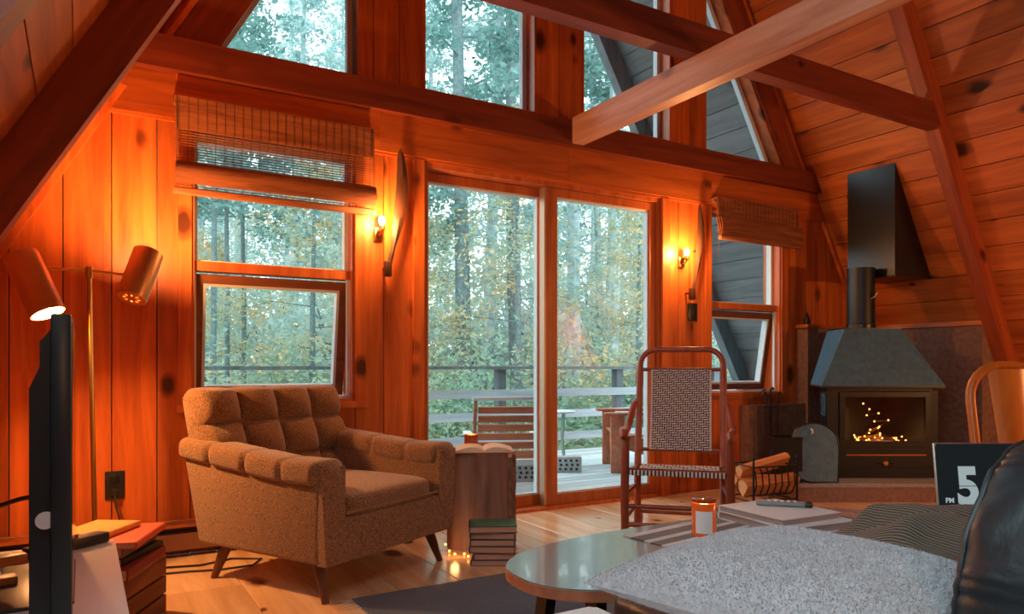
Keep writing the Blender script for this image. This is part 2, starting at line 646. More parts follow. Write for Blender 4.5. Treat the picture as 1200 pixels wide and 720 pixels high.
def slope_board(sg, s0, s1, y0, y1, t0, t1):
    """board on a roof slope, s along the slope from the floor, t off the ceiling plane inwards (negative goes out)"""
    base = XR if sg > 0 else XL
    def P(s, t):
        return (base - sg * s * 0.5 - sg * t * T / 2, s * T / 2 - t * 0.5)
    poly = [P(s0, t0), P(s1, t0), P(s1, t1), P(s0, t1)]
    return MB().prism(poly, 'y', y0, y1)


s_top = ZT / (T / 2)
sh = MB()
for sg, s0, s1, y0, y1 in ((1, -.3, s_top + .1, YF - .12, YO), (-1, -.3, SK0, YF - .12, YO), (-1, SK1, s_top + .1, YF - .12, YO),
                           (-1, SK0, SK1, YF - .12, FILL_SKYLIGHTS[1][0]), (-1, SK0, SK1, FILL_SKYLIGHTS[1][1], FILL_SKYLIGHTS[0][0]), (-1, SK0, SK1, FILL_SKYLIGHTS[0][1], YO)):
    q = slope_board(sg, s0, s1, y0, y1, -.145, -.024)
    sh.add(q.v, q.f)
ceil = tag(sh.build('ceiling', M['soffit'], sharp=0), kind='structure')


SW = 0.1927
k0 = -7
for sg in (1, -1):
    k = k0
    while True:
        s0 = 1.424 + k * SW
        s1 = s0 + SW
        k += 1
        if s0 > s_top - .05:
            break
        s0 = max(s0, 0.0)
        s1 = min(s1, s_top)
        cut = (0.9, -0.4, 1.4, 0.2)[k % 4]
        runs = ((YF, cut), (cut, YB))
        if sg < 0 and s0 > SK0 - .01 and s1 < SK1 + .01:
            runs = ((YF, FILL_SKYLIGHTS[1][0]), (FILL_SKYLIGHTS[1][1], FILL_SKYLIGHTS[0][0]), (FILL_SKYLIGHTS[0][1], YB))
        for y0, y1 in runs:
            slope_board(sg, s0 + .003, s1 - .003, y0 + .001, y1 - .001, -.022, 0.0).build('board', M['pine_y'], ceil, sharp=0)
        slope_board(sg, s0 + .003, s1 - .003, YB + .15, YO, -.022, 0.0).build('soffit_board', M['soffit'], ceil, sharp=0)
    # rafters
    for yr in (2.66, 1.44, 0.22, -1.0, -2.22):
        slope_board(sg, 0.0 if sg > 0 else 0.0, s_top, yr, yr + .09, 0.0, 0.14).build('rafter', M['rafter_r' if sg > 0 else 'rafter_l'], ceil, sharp=0)
    slope_board(sg, -.1, s_top, YO - .09, YO, 0.0, 0.15).build('barge_rafter', M['post_grey'], ceil, sharp=0)
    # strip where gable meets roof, and the sloped casing beside the end windows
    slope_board(sg, 0.2, 2.55, YB - .03, YB, 0.0, 0.028).build('corner_strip', M['pine_z'], ceil, sharp=0)
    slope_board(sg, 2.83, s_top, YB - .03, YB, 0.03, 0.055).build('corner_strip', M['pine_z'], ceil, sharp=0)
    slope_board(sg, 2.83, s_top, YB - .022, YB, 0.055, 0.243).build('sloped_casing', M['rafter_r' if sg > 0 else 'rafter_l'], ceil, sharp=0)


def xin(z, sg, t=0.0):
    return (XR - z / T - t / (T / 2)) if sg > 0 else (XL + z / T + t / (T / 2))


for yr in (2.66, 0.22, -2.22):
    za, zb = 2.465, 2.62
    poly = [(xin(za, -1, .14), za), (xin(za, 1, .14), za), (xin(zb, 1, .14), zb), (xin(zb, -1, .14), zb)]
    MB().prism(poly, 'y', yr - .02, yr + .07).build('collar_beam', M['beam_x'], ceil, sharp=0)
MB().box(2.65, 2.735, YF, 3.72, 2.304, 2.465).build('long_beam', M['beam_y'], ceil, sharp=0)

for n, (y0, y1) in ((7, FILL_SKYLIGHTS[0]), (8, FILL_SKYLIGHTS[1])):  # the added skylights, never in view, let in cool fill
    win = holder('window_%d' % n)
    for a in (slope_board(-1, SK0, SK0 + .02, y0, y1, -.145, .004), slope_board(-1, SK1 - .02, SK1, y0, y1, -.145, .004),
              slope_board(-1, SK0 + .02, SK1 - .02, y0, y0 + .02, -.145, .004), slope_board(-1, SK0 + .02, SK1 - .02, y1 - .02, y1, -.145, .004)):
        a.build('jamb', M['pine_y'], win, sharp=0)
    slope_board(-1, SK0 + .02, SK1 - .02, y0 + .02, y1 - .02, -.130, -.124).build('pane', M['glass'], win, sharp=0)

# header beam and header boards across the gable
za, zb = 2.292, 2.447
MB().prism([(xin(za, -1), za), (xin(za, 1), za), (xin(zb, 1), zb), (xin(zb, -1), zb)], 'y', 3.72, YB).build('header_beam', M['beam_x'], wall, sharp=0)
za, zb = 2.082, 2.292
for xa, xb in ((None, .383), (.383, 1.40), (1.40, 2.655), (2.657, 3.92), (3.92, None)):
    p = [(xin(za, -1) if xa is None else xa, za), (xin(za, 1) if xb is None else xb, za), (xin(zb, 1) if xb is None else xb, zb), (xin(zb, -1) if xa is None else xa, zb)]
    MB().prism(p, 'y', 3.772, YB).build('header_board', M['pine_x'], wall, sharp=0)
MB().box(xin(2.075, -1) + .02, 5.2, 3.785, YB, 2.068, 2.082).build('header_lip', M['pine_x'], wall, sharp=0)


# ------------------------------------------------------------------ windows and the sliding door
def ring(x0, x1, z0, z1, y0, y1, w):
    return [MB().box(x0, x0 + w, y0, y1, z0, z1), MB().box(x1 - w, x1, y0, y1, z0, z1),
            MB().box(x0 + w, x1 - w, y0, y1, z0, z0 + w), MB().box(x0 + w, x1 - w, y0, y1, z1 - w, z1)]


def frame_parts(name, x0, x1, z0, z1, y0, y1, w, mat, parent):
    for b in ring(x0, x1, z0, z1, y0, y1, w):
        b.build(name, mat, parent, sharp=0)


def awning_window(n, x0, x1, z0, z1, zm, tilt):
    win = holder('window_%d' % n)
    # wooden jamb lining the opening, casing on the room side
    frame_parts('jamb', x0, x1, z0, z1, YB - .004, YB + .15, .018, M['jamb'], win)
    MB().box(x0 - .055, x0 + .004, YB - .018, YB, z0 - .02, 2.07).build('casing', M['pine_z'], win, sharp=0)
    MB().box(x1 - .004, x1 + .055, YB - .018, YB, z0 - .02, 2.07).build('casing', M['pine_z'], win, sharp=0)
    MB().box(x0 - .06, x1 + .06, YB - .03, YB + .02, z0 - .03, z0 + .004).build('sill', M['jamb'], win, sharp=0)
    # upper fixed light
    frame_parts('frame', x0 + .018, x1 - .018, zm, z1 - .018, YB + .06, YB + .105, .022, M['frame_pale'], win)
    MB().box(x0 + .04, x1 - .04, YB + .08, YB + .086, zm + .022, z1 - .04).build('pane', M['glass'], win, sharp=0)
    MB().box(x0 + .018, x1 - .018, YB + .02, YB + .11, zm - .035, zm + .012).build('meeting_rail', M['jamb'], win, sharp=0)
    # lower sash, hinged at its head and swung outwards
    sash = bpy.data.objects.new('sash', None)
    COL.objects.link(sash)
    sash.parent = win
    sash.location = (0, YB + .075, zm - .045)
    sash.rotation_euler = (RAD(tilt), 0, 0)
    h = zm - .055 - z0 - .02
    frame_parts('sash_frame', x0 + .022, x1 - .022, -h, 0, -.022, .022, .045, M['sash_dark'] , sash)
    for b in ring(x0 + .067, x1 - .067, -h + .045, -.045, -.024, .026, .014):
        b.build('sash_liner', M['frame_pale'], sash, sharp=0)
    MB().box(x0 + .08, x1 - .08, -.003, .003, -h + .058, -.058).build('pane', M['glass'], sash, sharp=0)
    # fixed insect-screen frame that stays in the opening
    for b in (MB().box(x1 - .036, x1 - .018, YB + .03, YB + .05, z0 + .018, zm - .035), MB().box(x0 + .018, x0 + .03, YB + .03, YB + .05, z0 + .018, zm - .035),
              MB().box(x0 + .03, x1 - .036, YB + .03, YB + .05, z0 + .018, z0 + .034)):
        b.build('screen_frame', M['frame_pale'], win, sharp=0)
    c = MB().tube([((x0 + x1) / 2 + .15, YB - .02, z0 + .02), ((x0 + x1) / 2 + .15, YB - .05, z0 + .035), ((x0 + x1) / 2 + .1, YB - .07, z0 + .03)], .008, 8)
    c.build('crank', M['black'], win)
    return win


w1 = awning_window(1, .45, 1.27, .71, 2.05, 1.405, 9)
w2 = awning_window(2, 3.93, 4.70, .69, 2.05, 1.365, 9)

# gable lights above the beam
for n, (x0, x1) in ((3, (1.669, 2.43)), (4, (2.785, 3.55))):
    win = holder('window_%d' % n)
    frame_parts('jamb', x0, x1, 2.47, 4.25, YB - .004, YB + .15, .014, M['pine_z'], win)
    frame_parts('frame', x0 + .014, x1 - .014, 2.484, 4.236, YB + .09, YB + .13, .03, M['frame_pale'], win)
    MB().box(x0 + .044, x1 - .044, YB + .106, YB + .112, 2.514, 4.206).build('pane', M['glass'], win, sharp=0)
for n, sg in ((5, -1), (6, 1)):
    win = holder('window_%d' % n)
    z0 = 2.47
    if sg < 0:
        xv, fx = 1.285, lambda z, d: SL + z / T + d
    else:
        xv, fx = 3.90, lambda z, d: SR - z / T - d
    ztop = (xv - SL) * T if sg < 0 else (SR - xv) * T
    def stripe(d0, d1, y0, y1, mat, nm):
        # strip following the sloping edge
        m = [(fx(z0, d0), z0), (fx(z0, d1), z0)]
        zt0 = ztop - d0 * T
        zt1 = ztop - d1 * T
        MB().prism([(fx(z0, d0), z0), (fx(z0, d1), z0), (xv, zt1), (xv, zt0)], 'y', y0, y1).build(nm, mat, win, sharp=0)
    stripe(0, .018, YB - .004, YB + .15, M['pine_z'], 'jamb')
    stripe(.018, .058, YB + .09, YB + .13, M['frame_pale'], 'frame')
    a, b = sorted((fx(z0, .058), xv))
    MB().box(a, b, YB + .09, YB + .13, z0, z0 + .03).build('frame', M['frame_pale'], win, sharp=0)
    a, b = (xv - .03, xv) if sg < 0 else (xv, xv + .03)
    MB().box(a, b, YB + .09, YB + .13, z0 + .03, ztop - .16).build('frame', M['frame_pale'], win, sharp=0)
    a, b = sorted((fx(z0, 0), xv))
    MB().box(a, b, YB - .004, YB + .15, z0 - .012, z0).build('jamb', M['beam_x'], win, sharp=0)
    MB().prism([(fx(z0 + .03, .058), z0 + .03), (xv - .03 * -sg * -1 if False else (xv - .03 if sg < 0 else xv + .03), z0 + .03), ((xv - .03 if sg < 0 else xv + .03), ztop - .058 * T - .06)], 'y', YB + .107, YB + .113).build('pane', M['glass'], win, sharp=0)

# sliding door
door = holder('door_1')
dx0, dx1, dz1 = 1.664, 3.463, 2.075
MB().box(dx0 - .06, dx0 + .004, YB - .022, YB, 0, 2.07).build('casing', M['pine_z'], door, sharp=0)
MB().box(dx1 - .004, dx1 + .06, YB - .022, YB, 0, 2.07).build('casing', M['pine_z'], door, sharp=0)
MB().box(dx0, dx0 + .03, YB, YB + .15, 0, dz1).build('jamb', M['jamb'], door, sharp=0)
MB().box(dx1 - .03, dx1, YB, YB + .15, 0, dz1).build('jamb', M['jamb'], door, sharp=0)
MB().box(dx0 + .03, dx1 - .03, YB, YB + .15, 2.04, dz1).build('head', M['jamb'], door, sharp=0)
MB().box(dx0, dx1, YB - .01, YB + .15, -.02, .018).build('threshold', M['jamb'], door, sharp=0)


def leaf(nm, x0, x1, y0, stile_l, stile_r, mat):
    p = bpy.data.objects.new(nm, None)
    COL.objects.link(p)
    p.parent = door
    y1 = y0 + .045
    MB().box(x0, x0 + stile_l, y0, y1, .02, 2.035).build('stile', mat, p, sharp=0)
    MB().box(x1 - stile_r, x1, y0, y1, .02, 2.035).build('stile', mat, p, sharp=0)
    MB().box(x0 + stile_l, x1 - stile_r, y0, y1, .02, .085).build('bottom_rail', mat, p, sharp=0)
    MB().box(x0 + stile_l, x1 - stile_r, y0, y1, 1.985, 2.035).build('top_rail', mat, p, sharp=0)
    for b in ring(x0 + stile_l, x1 - stile_r, .085, 1.985, y0 + .012, y1 + .004, .012):
        b.build('glazing_bead', M['frame_pale'], p, sharp=0)
    MB().box(x0 + stile_l + .01, x1 - stile_r - .01, y0 + .02, y0 + .026, .095, 1.975).build('pane', M['glass'], p, sharp=0)
    return p


lf = leaf('sliding_leaf', dx0 + .03, 2.57, YB + .085, .04, .06, M['jamb'])
rf = leaf('fixed_leaf', 2.52, dx1 - .03, YB + .025, .085, .055, M['jamb'])
MB().box(2.505, 2.52, YB + .02, YB + .075, .02, 2.035).build('meeting_strip', M['strip_metal'], rf, sharp=0)

# baseboard heater along the glass wall, left of the door
hb = thing('baseboard_heater', 'long low brown baseboard heater along the wall behind the armchair', 'heater', (0, 0, 0))
MB().box(-.95, 1.58, YB - .03, YB - .001, .02, .165).build('back_panel', M['plaster'], hb, sharp=0)
MB().prism([(YB - .03, .165), (YB - .03, .15), (YB - .075, .142), (YB - .075, .157)], 'x', -.95, 1.58).build('top_cover', M['copper'], hb, sharp=0)
MB().box(-.95, 1.58, YB - .07, YB - .06, .035, .112).build('front_panel', plain('heater_brown', (0.22, 0.10, 0.055), 0.5), hb, sharp=0)
MB().box(-.95, 1.58, YB - .058, YB - .031, .06, .12).build('element', M['black'], hb, sharp=0)
for xx in (-.95, 1.57):
    MB().box(xx, xx + .012, YB - .077, YB - .001, .0, .166).build('end_cap', M['black'], hb, sharp=0)

# brown plaster walls round the hearth, with wooden caps
wh = tag(MB().box(4.895, 5.72, 3.70, YB, 0, 1.205).build('wall_hearth', M['plaster'], sharp=0), kind='structure')
MB().box(4.25, 4.895, 3.72, YB, 0, .61).build('low_ledge', M['plaster'], wh, sharp=0)
MB().box(4.87, 5.70, 3.68, YB, 1.205, 1.232).build('cap', M['pine_x'], wh, sharp=0)
MB().prism([(5.56, 0), (6.40, 0), (5.73, 1.20), (5.56, 1.20)], 'y', 2.75, 3.70).build('side_wall', M['plaster'], wh, sharp=0)
MB().prism([(5.53, 1.20), (5.727, 1.20), (5.708, 1.232), (5.53, 1.232)], 'y', 2.75, 3.70).build('cap', M['pine_y'], wh, sharp=0)

print('shell ok')
#@@OBJECTS
# ------------------------------------------------------------------ outdoors: deck, railing, garden chairs
deck = tag(MB().box(-4, 11, YB + .15, 7.10, -.30, -.128).build('floor_deck', M['post_grey'], sharp=0), kind='structure')
y = YB + .152
i = 0
while y < 7.08:
    for a, b in ((-4, (1.0, 2.6, 4.4, .2)[i % 4]), ((1.0, 2.6, 4.4, .2)[i % 4], (6.1, 7.5, 8.4, 5.5)[i % 4]), ((6.1, 7.5, 8.4, 5.5)[i % 4], 11)):
        MB().box(a + .002, b - .002, y + .004, y + .136, -.128, -.10).build('deck_board', M['deck'], deck, sharp=0)
    y += .140
    i += 1
rl = thing('deck_railing', 'weathered grey deck railing with flat cap and three pale boards', 'railing', (0, 7.02, -.1))
for px in (-3.9, -1.0, .66, 2.36, 4.04, 5.72, 7.4, 9.1, 10.8):
    MB().box(px - .05, px + .05, .0, .10, -.02, .97).build('post', M['post_grey'], rl, sharp=0)
MB().box(-4, 11, -.06, .12, .97, 1.005).build('cap_rail', M['post_grey'], rl, sharp=0)
for zz in (.70, .45, .19):
    MB().box(-4, 11, -.028, 0, zz - .045, zz + .045).build('rail_board', M['rail_grey'], rl, sharp=0)

M['slat_red'] = wood('red_cedar', (0.36, 0.10, 0.05), (0.56, 0.19, 0.10), 'x', knots=0, rough=0.6)
M['white_metal'] = plain('white_metal', (0.68, 0.70, 0.70), 0.4)
lc = thing('lounge_chair', 'low deck chair with red slatted back in white frame beyond the left door pane', 'chair', (2.93, 5.02, -.1), RAD(-24))
for k in range(6):
    z = .30 + k * .072
    yy = -.02 - (z - .26) * .30 * -1 * -1
    MB().rbox(-.235, .235, -.012, .012, -.028, .028, .005, 2, Matrix.Translation((0, .0 - (z - .3) * .34, z)) @ Matrix.Rotation(RAD(18), 4, 'X')).build('slat', M['slat_red'], lc, sharp=30)
for sx in (-1, 1):
    MB().bar((sx * .26, .06, .24), (sx * .26, -.165, .74), .05, .026, (1, 0, 0)).build('back_stile', M['slat_red'], lc, sharp=0)
    MB().tube([(sx * .29, -.06, 0), (sx * .29, -.04, .40), (sx * .29, .02, .43), (sx * .29, .50, .41), (sx * .29, .54, .38), (sx * .29, .56, 0)], .014, 8).build('leg', M['white_metal'], lc)
    MB().rbox(sx * .29 - .035, sx * .29 + .035, .0, .52, .42, .445, .006, 2).build('armrest', M['white_metal'], lc)
MB().rbox(-.285, .285, -.185, -.155, .735, .765, .006, 2).build('top_rail', M['white_metal'], lc)
MB().rbox(-.285, .285, .03, .08, .20, .25, .006, 2).build('seat_rail', M['white_metal'], lc)
for k in range(5):
    MB().rbox(-.25, .25, .10 + k * .09, .17 + k * .09, .24, .262, .005, 2).build('slat', M['slat_red'], lc, sharp=30)

ad = thing('adirondack_chair', 'reddish wooden garden armchair with broad arms on the deck behind the rocking chair', 'chair', (4.78, 5.45, -.1), RAD(-121))
for sx in (-1, 1):
    MB().rbox(sx * .33 - .022, sx * .33 + .022, -.40, -.27, 0, .545, .006, 2).build('front_leg', M['slat_red'], ad, sharp=30)
    MB().rbox(sx * .34 - .07, sx * .34 + .07, -.46, .34, .545, .57, .008, 2).build('armrest', M['slat_red'], ad, sharp=30)
    MB().prism([(-.40, .26), (-.40, .38), (.50, .12), (.62, 0), (.50, 0)], 'x', sx * .28 - .016, sx * .28 + .016).build('side_rail', M['slat_red'], ad, sharp=0)
    MB().bar((sx * .30, .30, .05), (sx * .30, .36, .56), .04, .05).build('back_leg', M['slat_red'], ad, sharp=0)
for k in range(5):
    a = -.37 + k * .115
    z = .37 - (a + .4) * .28
    MB().rbox(-.27, .27, a, a + .095, z, z + .02, .005, 2).build('slat', M['slat_red'], ad, sharp=30)
for k in range(5):
    xx = -.2 + k * .10
    MB().bar((xx * .85, .22, .22), (xx * 1.25, .56, .95 - abs(k - 2) * .035), .088, .02, (0, 1, 0)).build('back_slat', M['slat_red'], ad, sharp=0)
MB().rbox(-.28, .28, .33, .37, .50, .56, .005, 2).build('back_rail', M['slat_red'], ad, sharp=30)

M['concrete'] = plain('grey_concrete', (0.38, 0.39, 0.39), 0.9, bump=0.4, bscale=60, vary=0.2)


def perforated_block(loc, rz, label):
    b = thing('vent_block', label, 'block', loc, rz)
    MB().rbox(-.15, .15, -.06, .06, 0, .15, .008, 2).build('body', M['concrete'], b)
    for i in range(5):
        for j in range(3):
            MB().lathe([(.014, -.003), (.014, .0015)], 10, Matrix.Translation((-.105 + i * .052 + (j % 2) * .01, -.06, .035 + j * .04)) @ Matrix.Rotation(RAD(90), 4, 'X')).build('hole', M['black'], b)
    return b


perforated_block((3.95, 5.66, -.1), RAD(-31), 'grey block with rows of holes standing on the deck right of the door mullion')
perforated_block((3.36, 5.42, -.1), RAD(-31), 'grey block with rows of holes under the red slatted deck chair')
st = thing('garden_side_table', 'small pale green metal side table on the deck next to the door mullion', 'table', (4.04, 5.95, -.1))
M['green_metal'] = plain('pale_green_metal', (0.20, 0.34, 0.28), 0.5)
MB().lathe([(.19, .545), (.2, .55), (.2, .56), (.19, .565)], 28).build('table_top', M['white_metal'], st)
for k in range(3):
    a = k * 2.094 + .5
    MB().tube([(.15 * math.cos(a), .15 * math.sin(a), .545), (.12 * math.cos(a), .12 * math.sin(a), .3), (.17 * math.cos(a), .17 * math.sin(a), 0)], .011, 8).build('leg', M['green_metal'], st)

# ------------------------------------------------------------------ the wood beyond the deck; its blue and pale tones stand in for haze
gr = random.Random(5)


def gz(x, y):
    return -1.15 - 0.03 * (y - 8) + .25 * noise.noise(Vector((x * .2, y * .2, 0)))


M['forest_floor'] = plain('leaf_litter', (0.20, 0.16, 0.085), 1.0, bump=0.8, bscale=3.0, vary=0.5)
tag(MB().grid(lambda u, v: (-45 + 120 * u, 3.9 + 85 * v, gz(-45 + 120 * u, 3.9 + 85 * v)), 60, 50).build('ground', M['forest_floor']), kind='structure')
M['trunk'] = plain('grey_green_bark', (0.16, 0.215, 0.215), 0.95, bump=0.8, bscale=14, vary=0.35)
M['trunk_far'] = plain('hazed_grey_bark', (0.33, 0.41, 0.41), 0.95, bump=0.5, bscale=10, vary=0.3)  # bark paled with distance in place of haze
M['needles'] = leaf_mat('blue_green_needles', [(0.112, 0.228, 0.209), (0.202, 0.353, 0.325), (0.314, 0.456, 0.418)])
M['needles_far'] = leaf_mat('hazed_needles', [(0.291, 0.433, 0.429), (0.426, 0.559, 0.545), (0.515, 0.616, 0.592)])  # haze over the far pines mixed into the needle colour
M['autumn'] = leaf_mat('autumn_leaves', [(0.224, 0.388, 0.336), (0.358, 0.490, 0.418), (0.694, 0.524, 0.278), (0.900, 0.433, 0.116)])
M['autumn_haze'] = leaf_mat('hazed_autumn_leaves', [(0.336, 0.479, 0.441), (0.515, 0.604, 0.545), (0.829, 0.593, 0.325)])  # autumn leaves whitened as if seen through haze
M['bush'] = leaf_mat('shrub_leaves', [(0.190, 0.353, 0.290), (0.336, 0.479, 0.348), (0.762, 0.513, 0.209)])


def leaf_cloud(pts, size, r):
    """many small bent leaf sprays, each two triangles"""
    vs, fs = [], []
    for p in pts:
        d = Vector((r.gauss(0, 1), r.gauss(0, 1), r.gauss(0, .6))).normalized()
        e = d.cross(Vector((r.gauss(0, 1), r.gauss(0, 1), r.gauss(0, 1)))).normalized()
        s = size * r.uniform(.6, 1.4)
        o = len(vs)
        vs += [p - d * s, p + e * s * .45 + Vector((0, 0, -.1 * s)), p + d * s, p - e * s * .45 + Vector((0, 0, -.1 * s))]
        fs += [(o, o + 1, o + 2), (o, o + 2, o + 3)]
    m = MB()
    m.add(vs, fs)
    return m


def trunk_mb(h, r0, r, lean, nb, blen, zlo):
    m = MB()
    pts = []
    for i in range(9):
        t = i / 8
        pts.append((lean * t * h * .1 + .05 * h * .1 * math.sin(t * 5 + r.random()), .04 * math.sin(t * 4), t * h))
    m.tube(pts, [r0 * (1 - .8 * i / 8) for i in range(9)], 9)
    tips = []
    for k in range(nb):
        t = zlo + (1 - zlo) * (k + .5) / nb
        i = min(7, int(t * 8))
        a = Vector(pts[i]).lerp(Vector(pts[i + 1]), t * 8 - i)
        ang = k * 2.4 + r.random()
        L = blen * (1.15 - t) * r.uniform(.7, 1.2)
        dr = Vector((math.cos(ang), math.sin(ang), 0))
        p1 = a + dr * L * .5 + Vector((0, 0, .05 * L))
        p2 = a + dr * L + Vector((0, 0, -.10 * L))
        m.tube([a, p1, p2], [r0 * .16, r0 * .1, r0 * .03], 5)
        tips.append((a, p1, p2))
    return m, tips


def conifer_proto(seed, h, r0, nb, blen, zlo, n, size):
    r = random.Random(seed)
    m, tips = trunk_mb(h, r0, r, r.uniform(-.3, .3), nb, blen, zlo)
    pts = []
    for _ in range(n):
        a, p1, p2 = r.choice(tips)
        t = r.uniform(.25, 1.05)
        q = (a.lerp(p1, t * 2) if t < .5 else p1.lerp(p2, t * 2 - 1))
        pts.append(q + Vector((r.gauss(0, .16), r.gauss(0, .16), r.gauss(-.05, .12))))
    return m.mesh('trunk', M['trunk']), leaf_cloud(pts, size, r).mesh('foliage', M['needles'], sharp=0, recalc=False)


def broad_proto(seed, h, r0, n, size, rx, zc):
    r = random.Random(seed)
    m, tips = trunk_mb(h, r0, r, r.uniform(-.5, .5), 12, h * .30, .3)
    blobs = [(p2, r.uniform(.5, 1.1) * rx) for a, p1, p2 in tips] + [(p1, .6 * rx) for a, p1, p2 in tips]
    pts = []
    for _ in range(n):
        c, q = r.choice(blobs)
        d = Vector((r.gauss(0, 1), r.gauss(0, 1), r.gauss(0, .8)))
        d = d.normalized() * q * r.random() ** .4
        pts.append(c + d)
    return m.mesh('trunk', M['trunk']), leaf_cloud(pts, size, r).mesh('foliage', M['autumn'], sharp=0, recalc=False)


def bush_proto(seed, w, h, n, size):
    r = random.Random(seed)
    m = MB()
    pts = []
    for k in range(9):
        a = r.uniform(0, 6.28)
        q = Vector((math.cos(a) * w * r.uniform(.2, .9), math.sin(a) * w * .7 * r.uniform(.2, .9), h * r.uniform(.55, 1)))
        m.tube([(0, 0, 0), q * .5 + Vector((0, 0, .1)), q], [.03, .02, .006], 5)
        for _ in range(n // 9):
            t = r.uniform(.25, 1.1)
            pts.append(q * t + Vector((r.gauss(0, .22 * w), r.gauss(0, .22 * w), r.gauss(0, .16 * h))))
    return m.mesh('stem', M['trunk']), leaf_cloud(pts, size, r).mesh('foliage', M['bush'], sharp=0, recalc=False)


def meshmat(me, mat):
    c = me.copy()
    c.materials.clear()
    c.materials.append(mat)
    return c


CON = [conifer_proto(1, 15, .16, 34, 2.4, .30, 6000, .075), conifer_proto(2, 17, .14, 40, 2.2, .40, 6000, .07),
       conifer_proto(3, 13, .11, 30, 1.8, .30, 5000, .07)]
SLIM = conifer_proto(10, 14, .055, 30, 1.7, .34, 5000, .07)
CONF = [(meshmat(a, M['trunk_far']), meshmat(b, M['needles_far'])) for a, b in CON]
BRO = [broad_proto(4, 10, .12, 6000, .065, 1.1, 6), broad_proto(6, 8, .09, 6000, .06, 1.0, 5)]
BROP = [(meshmat(a, M['trunk_far']), meshmat(b, M['autumn_haze'])) for a, b in BRO]
BUSH = [bush_proto(7, 1.3, 1.5, 3600, .045), bush_proto(8, 1.0, 1.9, 3600, .042), bush_proto(9, 1.5, 1.1, 3600, .045)]


def plant(name, meshes, x, y, s, label, cat, group=None, rz=None):
    t = thing(name, label, cat, (x, y, gz(x, y) - .05), gr.uniform(0, 6.28) if rz is None else rz, group)
    t.scale = (s, s, s)
    for me, nm in zip(meshes, (('stem' if name == 'shrub' else 'trunk'), 'foliage')):
        o = bpy.data.objects.new(nm, me)
        COL.objects.link(o)
        o.parent = t
        if nm == 'foliage':
            o['kind'] = 'stuff'
    return t


def dl(depth, px):
    """ground point at a distance along the view axis and a bearing (tangent) to its right"""
    return (depth * (math.sin(YAW) + px * math.cos(YAW)), depth * (math.cos(YAW) - px * math.sin(YAW)))


# trees whose trunks stand out in the panes
plant('pine_tree', CON[0], *dl(12.5, -.066), 1.0, 'tall pine with the thickest grey trunk, seen left of centre in the left door pane', 'tree', rz=.6)
plant('pine_tree', CON[1], *dl(13.5, .013), 1.0, 'slimmer straight pine trunk near the right edge of the left door pane', 'tree', rz=2.0)
for d, t, lab in ((15.0, .085, 'pale grey pine trunk nearest the mullion in the right door pane'), (14.0, .130, 'pale grey pine trunk at the middle of the right door pane'),
                  (16.0, .163, 'pale grey pine trunk standing third from the mullion in the right door pane'), (15.5, .196, 'pale grey pine trunk close to the right jamb of the right door pane')):
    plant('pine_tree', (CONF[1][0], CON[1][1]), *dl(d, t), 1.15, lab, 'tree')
for d, t, lab in ((12.0, -.415, 'thin dark trunk nearest the left jamb in the left window'), (13.0, -.400, 'thin dark trunk second from the left jamb in the left window'),
                  (14.0, -.375, 'thin dark trunk third from the left jamb in the left window')):
    plant('pine_tree', SLIM, *dl(d, t), 1.0, lab, 'tree')
# the wood behind
GP, GB, GS = 'pines deep in the wood', 'autumn trees in the wood', 'shrubs beyond the railing'
for i in range(46):
    d = 17 + (i % 23) * 1.15 + gr.uniform(-.5, .5)
    t = gr.uniform(-.56, .33)
    if i % 3 < 2:
        plant('pine_tree', CONF[i % 3], *dl(d, t), gr.uniform(.9, 1.25), 'hazy blue green pine standing deep in the wood behind the deck', 'tree', GP)
    else:
        plant('autumn_tree', BROP[i % 2], *dl(d * .9, t), gr.uniform(.8, 1.15), 'haze-paled autumn tree with thinning yellow leaves deep in the wood', 'tree', GB)
for i in range(6):
    d = 11 + i * .5
    t = -.52 + .82 * ((i * 5) % 6) / 6 + gr.uniform(-.03, .03)
    plant('autumn_tree', BRO[i % 2], *dl(d, t), gr.uniform(.55, .75), 'low tree with green and orange leaves growing just beyond the deck railing', 'tree', 'young autumn trees beyond the railing')
for i in range(26):
    d = 9.6 + (i % 4) * 1.1 + gr.uniform(-.2, .2)
    t = -.54 + .86 * i / 25
    x, y = dl(d, t)
    if y < 8.4:
        y = 8.4 + gr.uniform(0, 1)
    plant('shrub', BUSH[i % 3], x, y, gr.uniform(.9, 1.25), 'leafy green and yellow shrub growing beyond the deck railing', 'shrub', GS)

BUSHF = [(a, meshmat(b, M['autumn_haze'])) for a, b in BUSH]
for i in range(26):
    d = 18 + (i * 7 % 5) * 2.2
    plant('shrub', BUSHF[i % 3], *dl(d, -.56 + .88 * i / 25), gr.uniform(2.0, 3.2), 'tall haze-paled shrub of the understorey deep among the pines', 'shrub', 'understorey shrubs in the wood')
# ------------------------------------------------------------------ blinds
M['reed'] = wood('woven_reed', (0.17, 0.045, 0.015), (0.40, 0.13, 0.045), 'x', knots=0, rough=0.7, grain=2.0)
M['cord'] = plain('dark_cord', (0.11, 0.04, 0.018), 0.9)


def reed_sheet(rows, x0, x1, y_of, pitch, thick):
    """horizontal reeds, one thin bar each"""
    m = MB()
    r = random.Random(int(x0 * 100) + len(rows))
    for z0, z1, p in rows:
        z = z0
        while z < z1:
            yy = y_of(z)
            h = thick * r.uniform(.94, 1.12)
            a, b = x0 + r.uniform(0, .004), x1 - r.uniform(0, .004)
            m.box(a, b, yy - .0018, yy + .0018, z, z + h)
            z += p
    return m


def thread_sheet(xs, segs):
    m = MB()
    for x in xs:
        for (y0, z0), (y1, z1) in segs:
            m.bar((x, y0, z0), (x, y1, z1), .0017, .0017, (1, 0, 0))
    return m


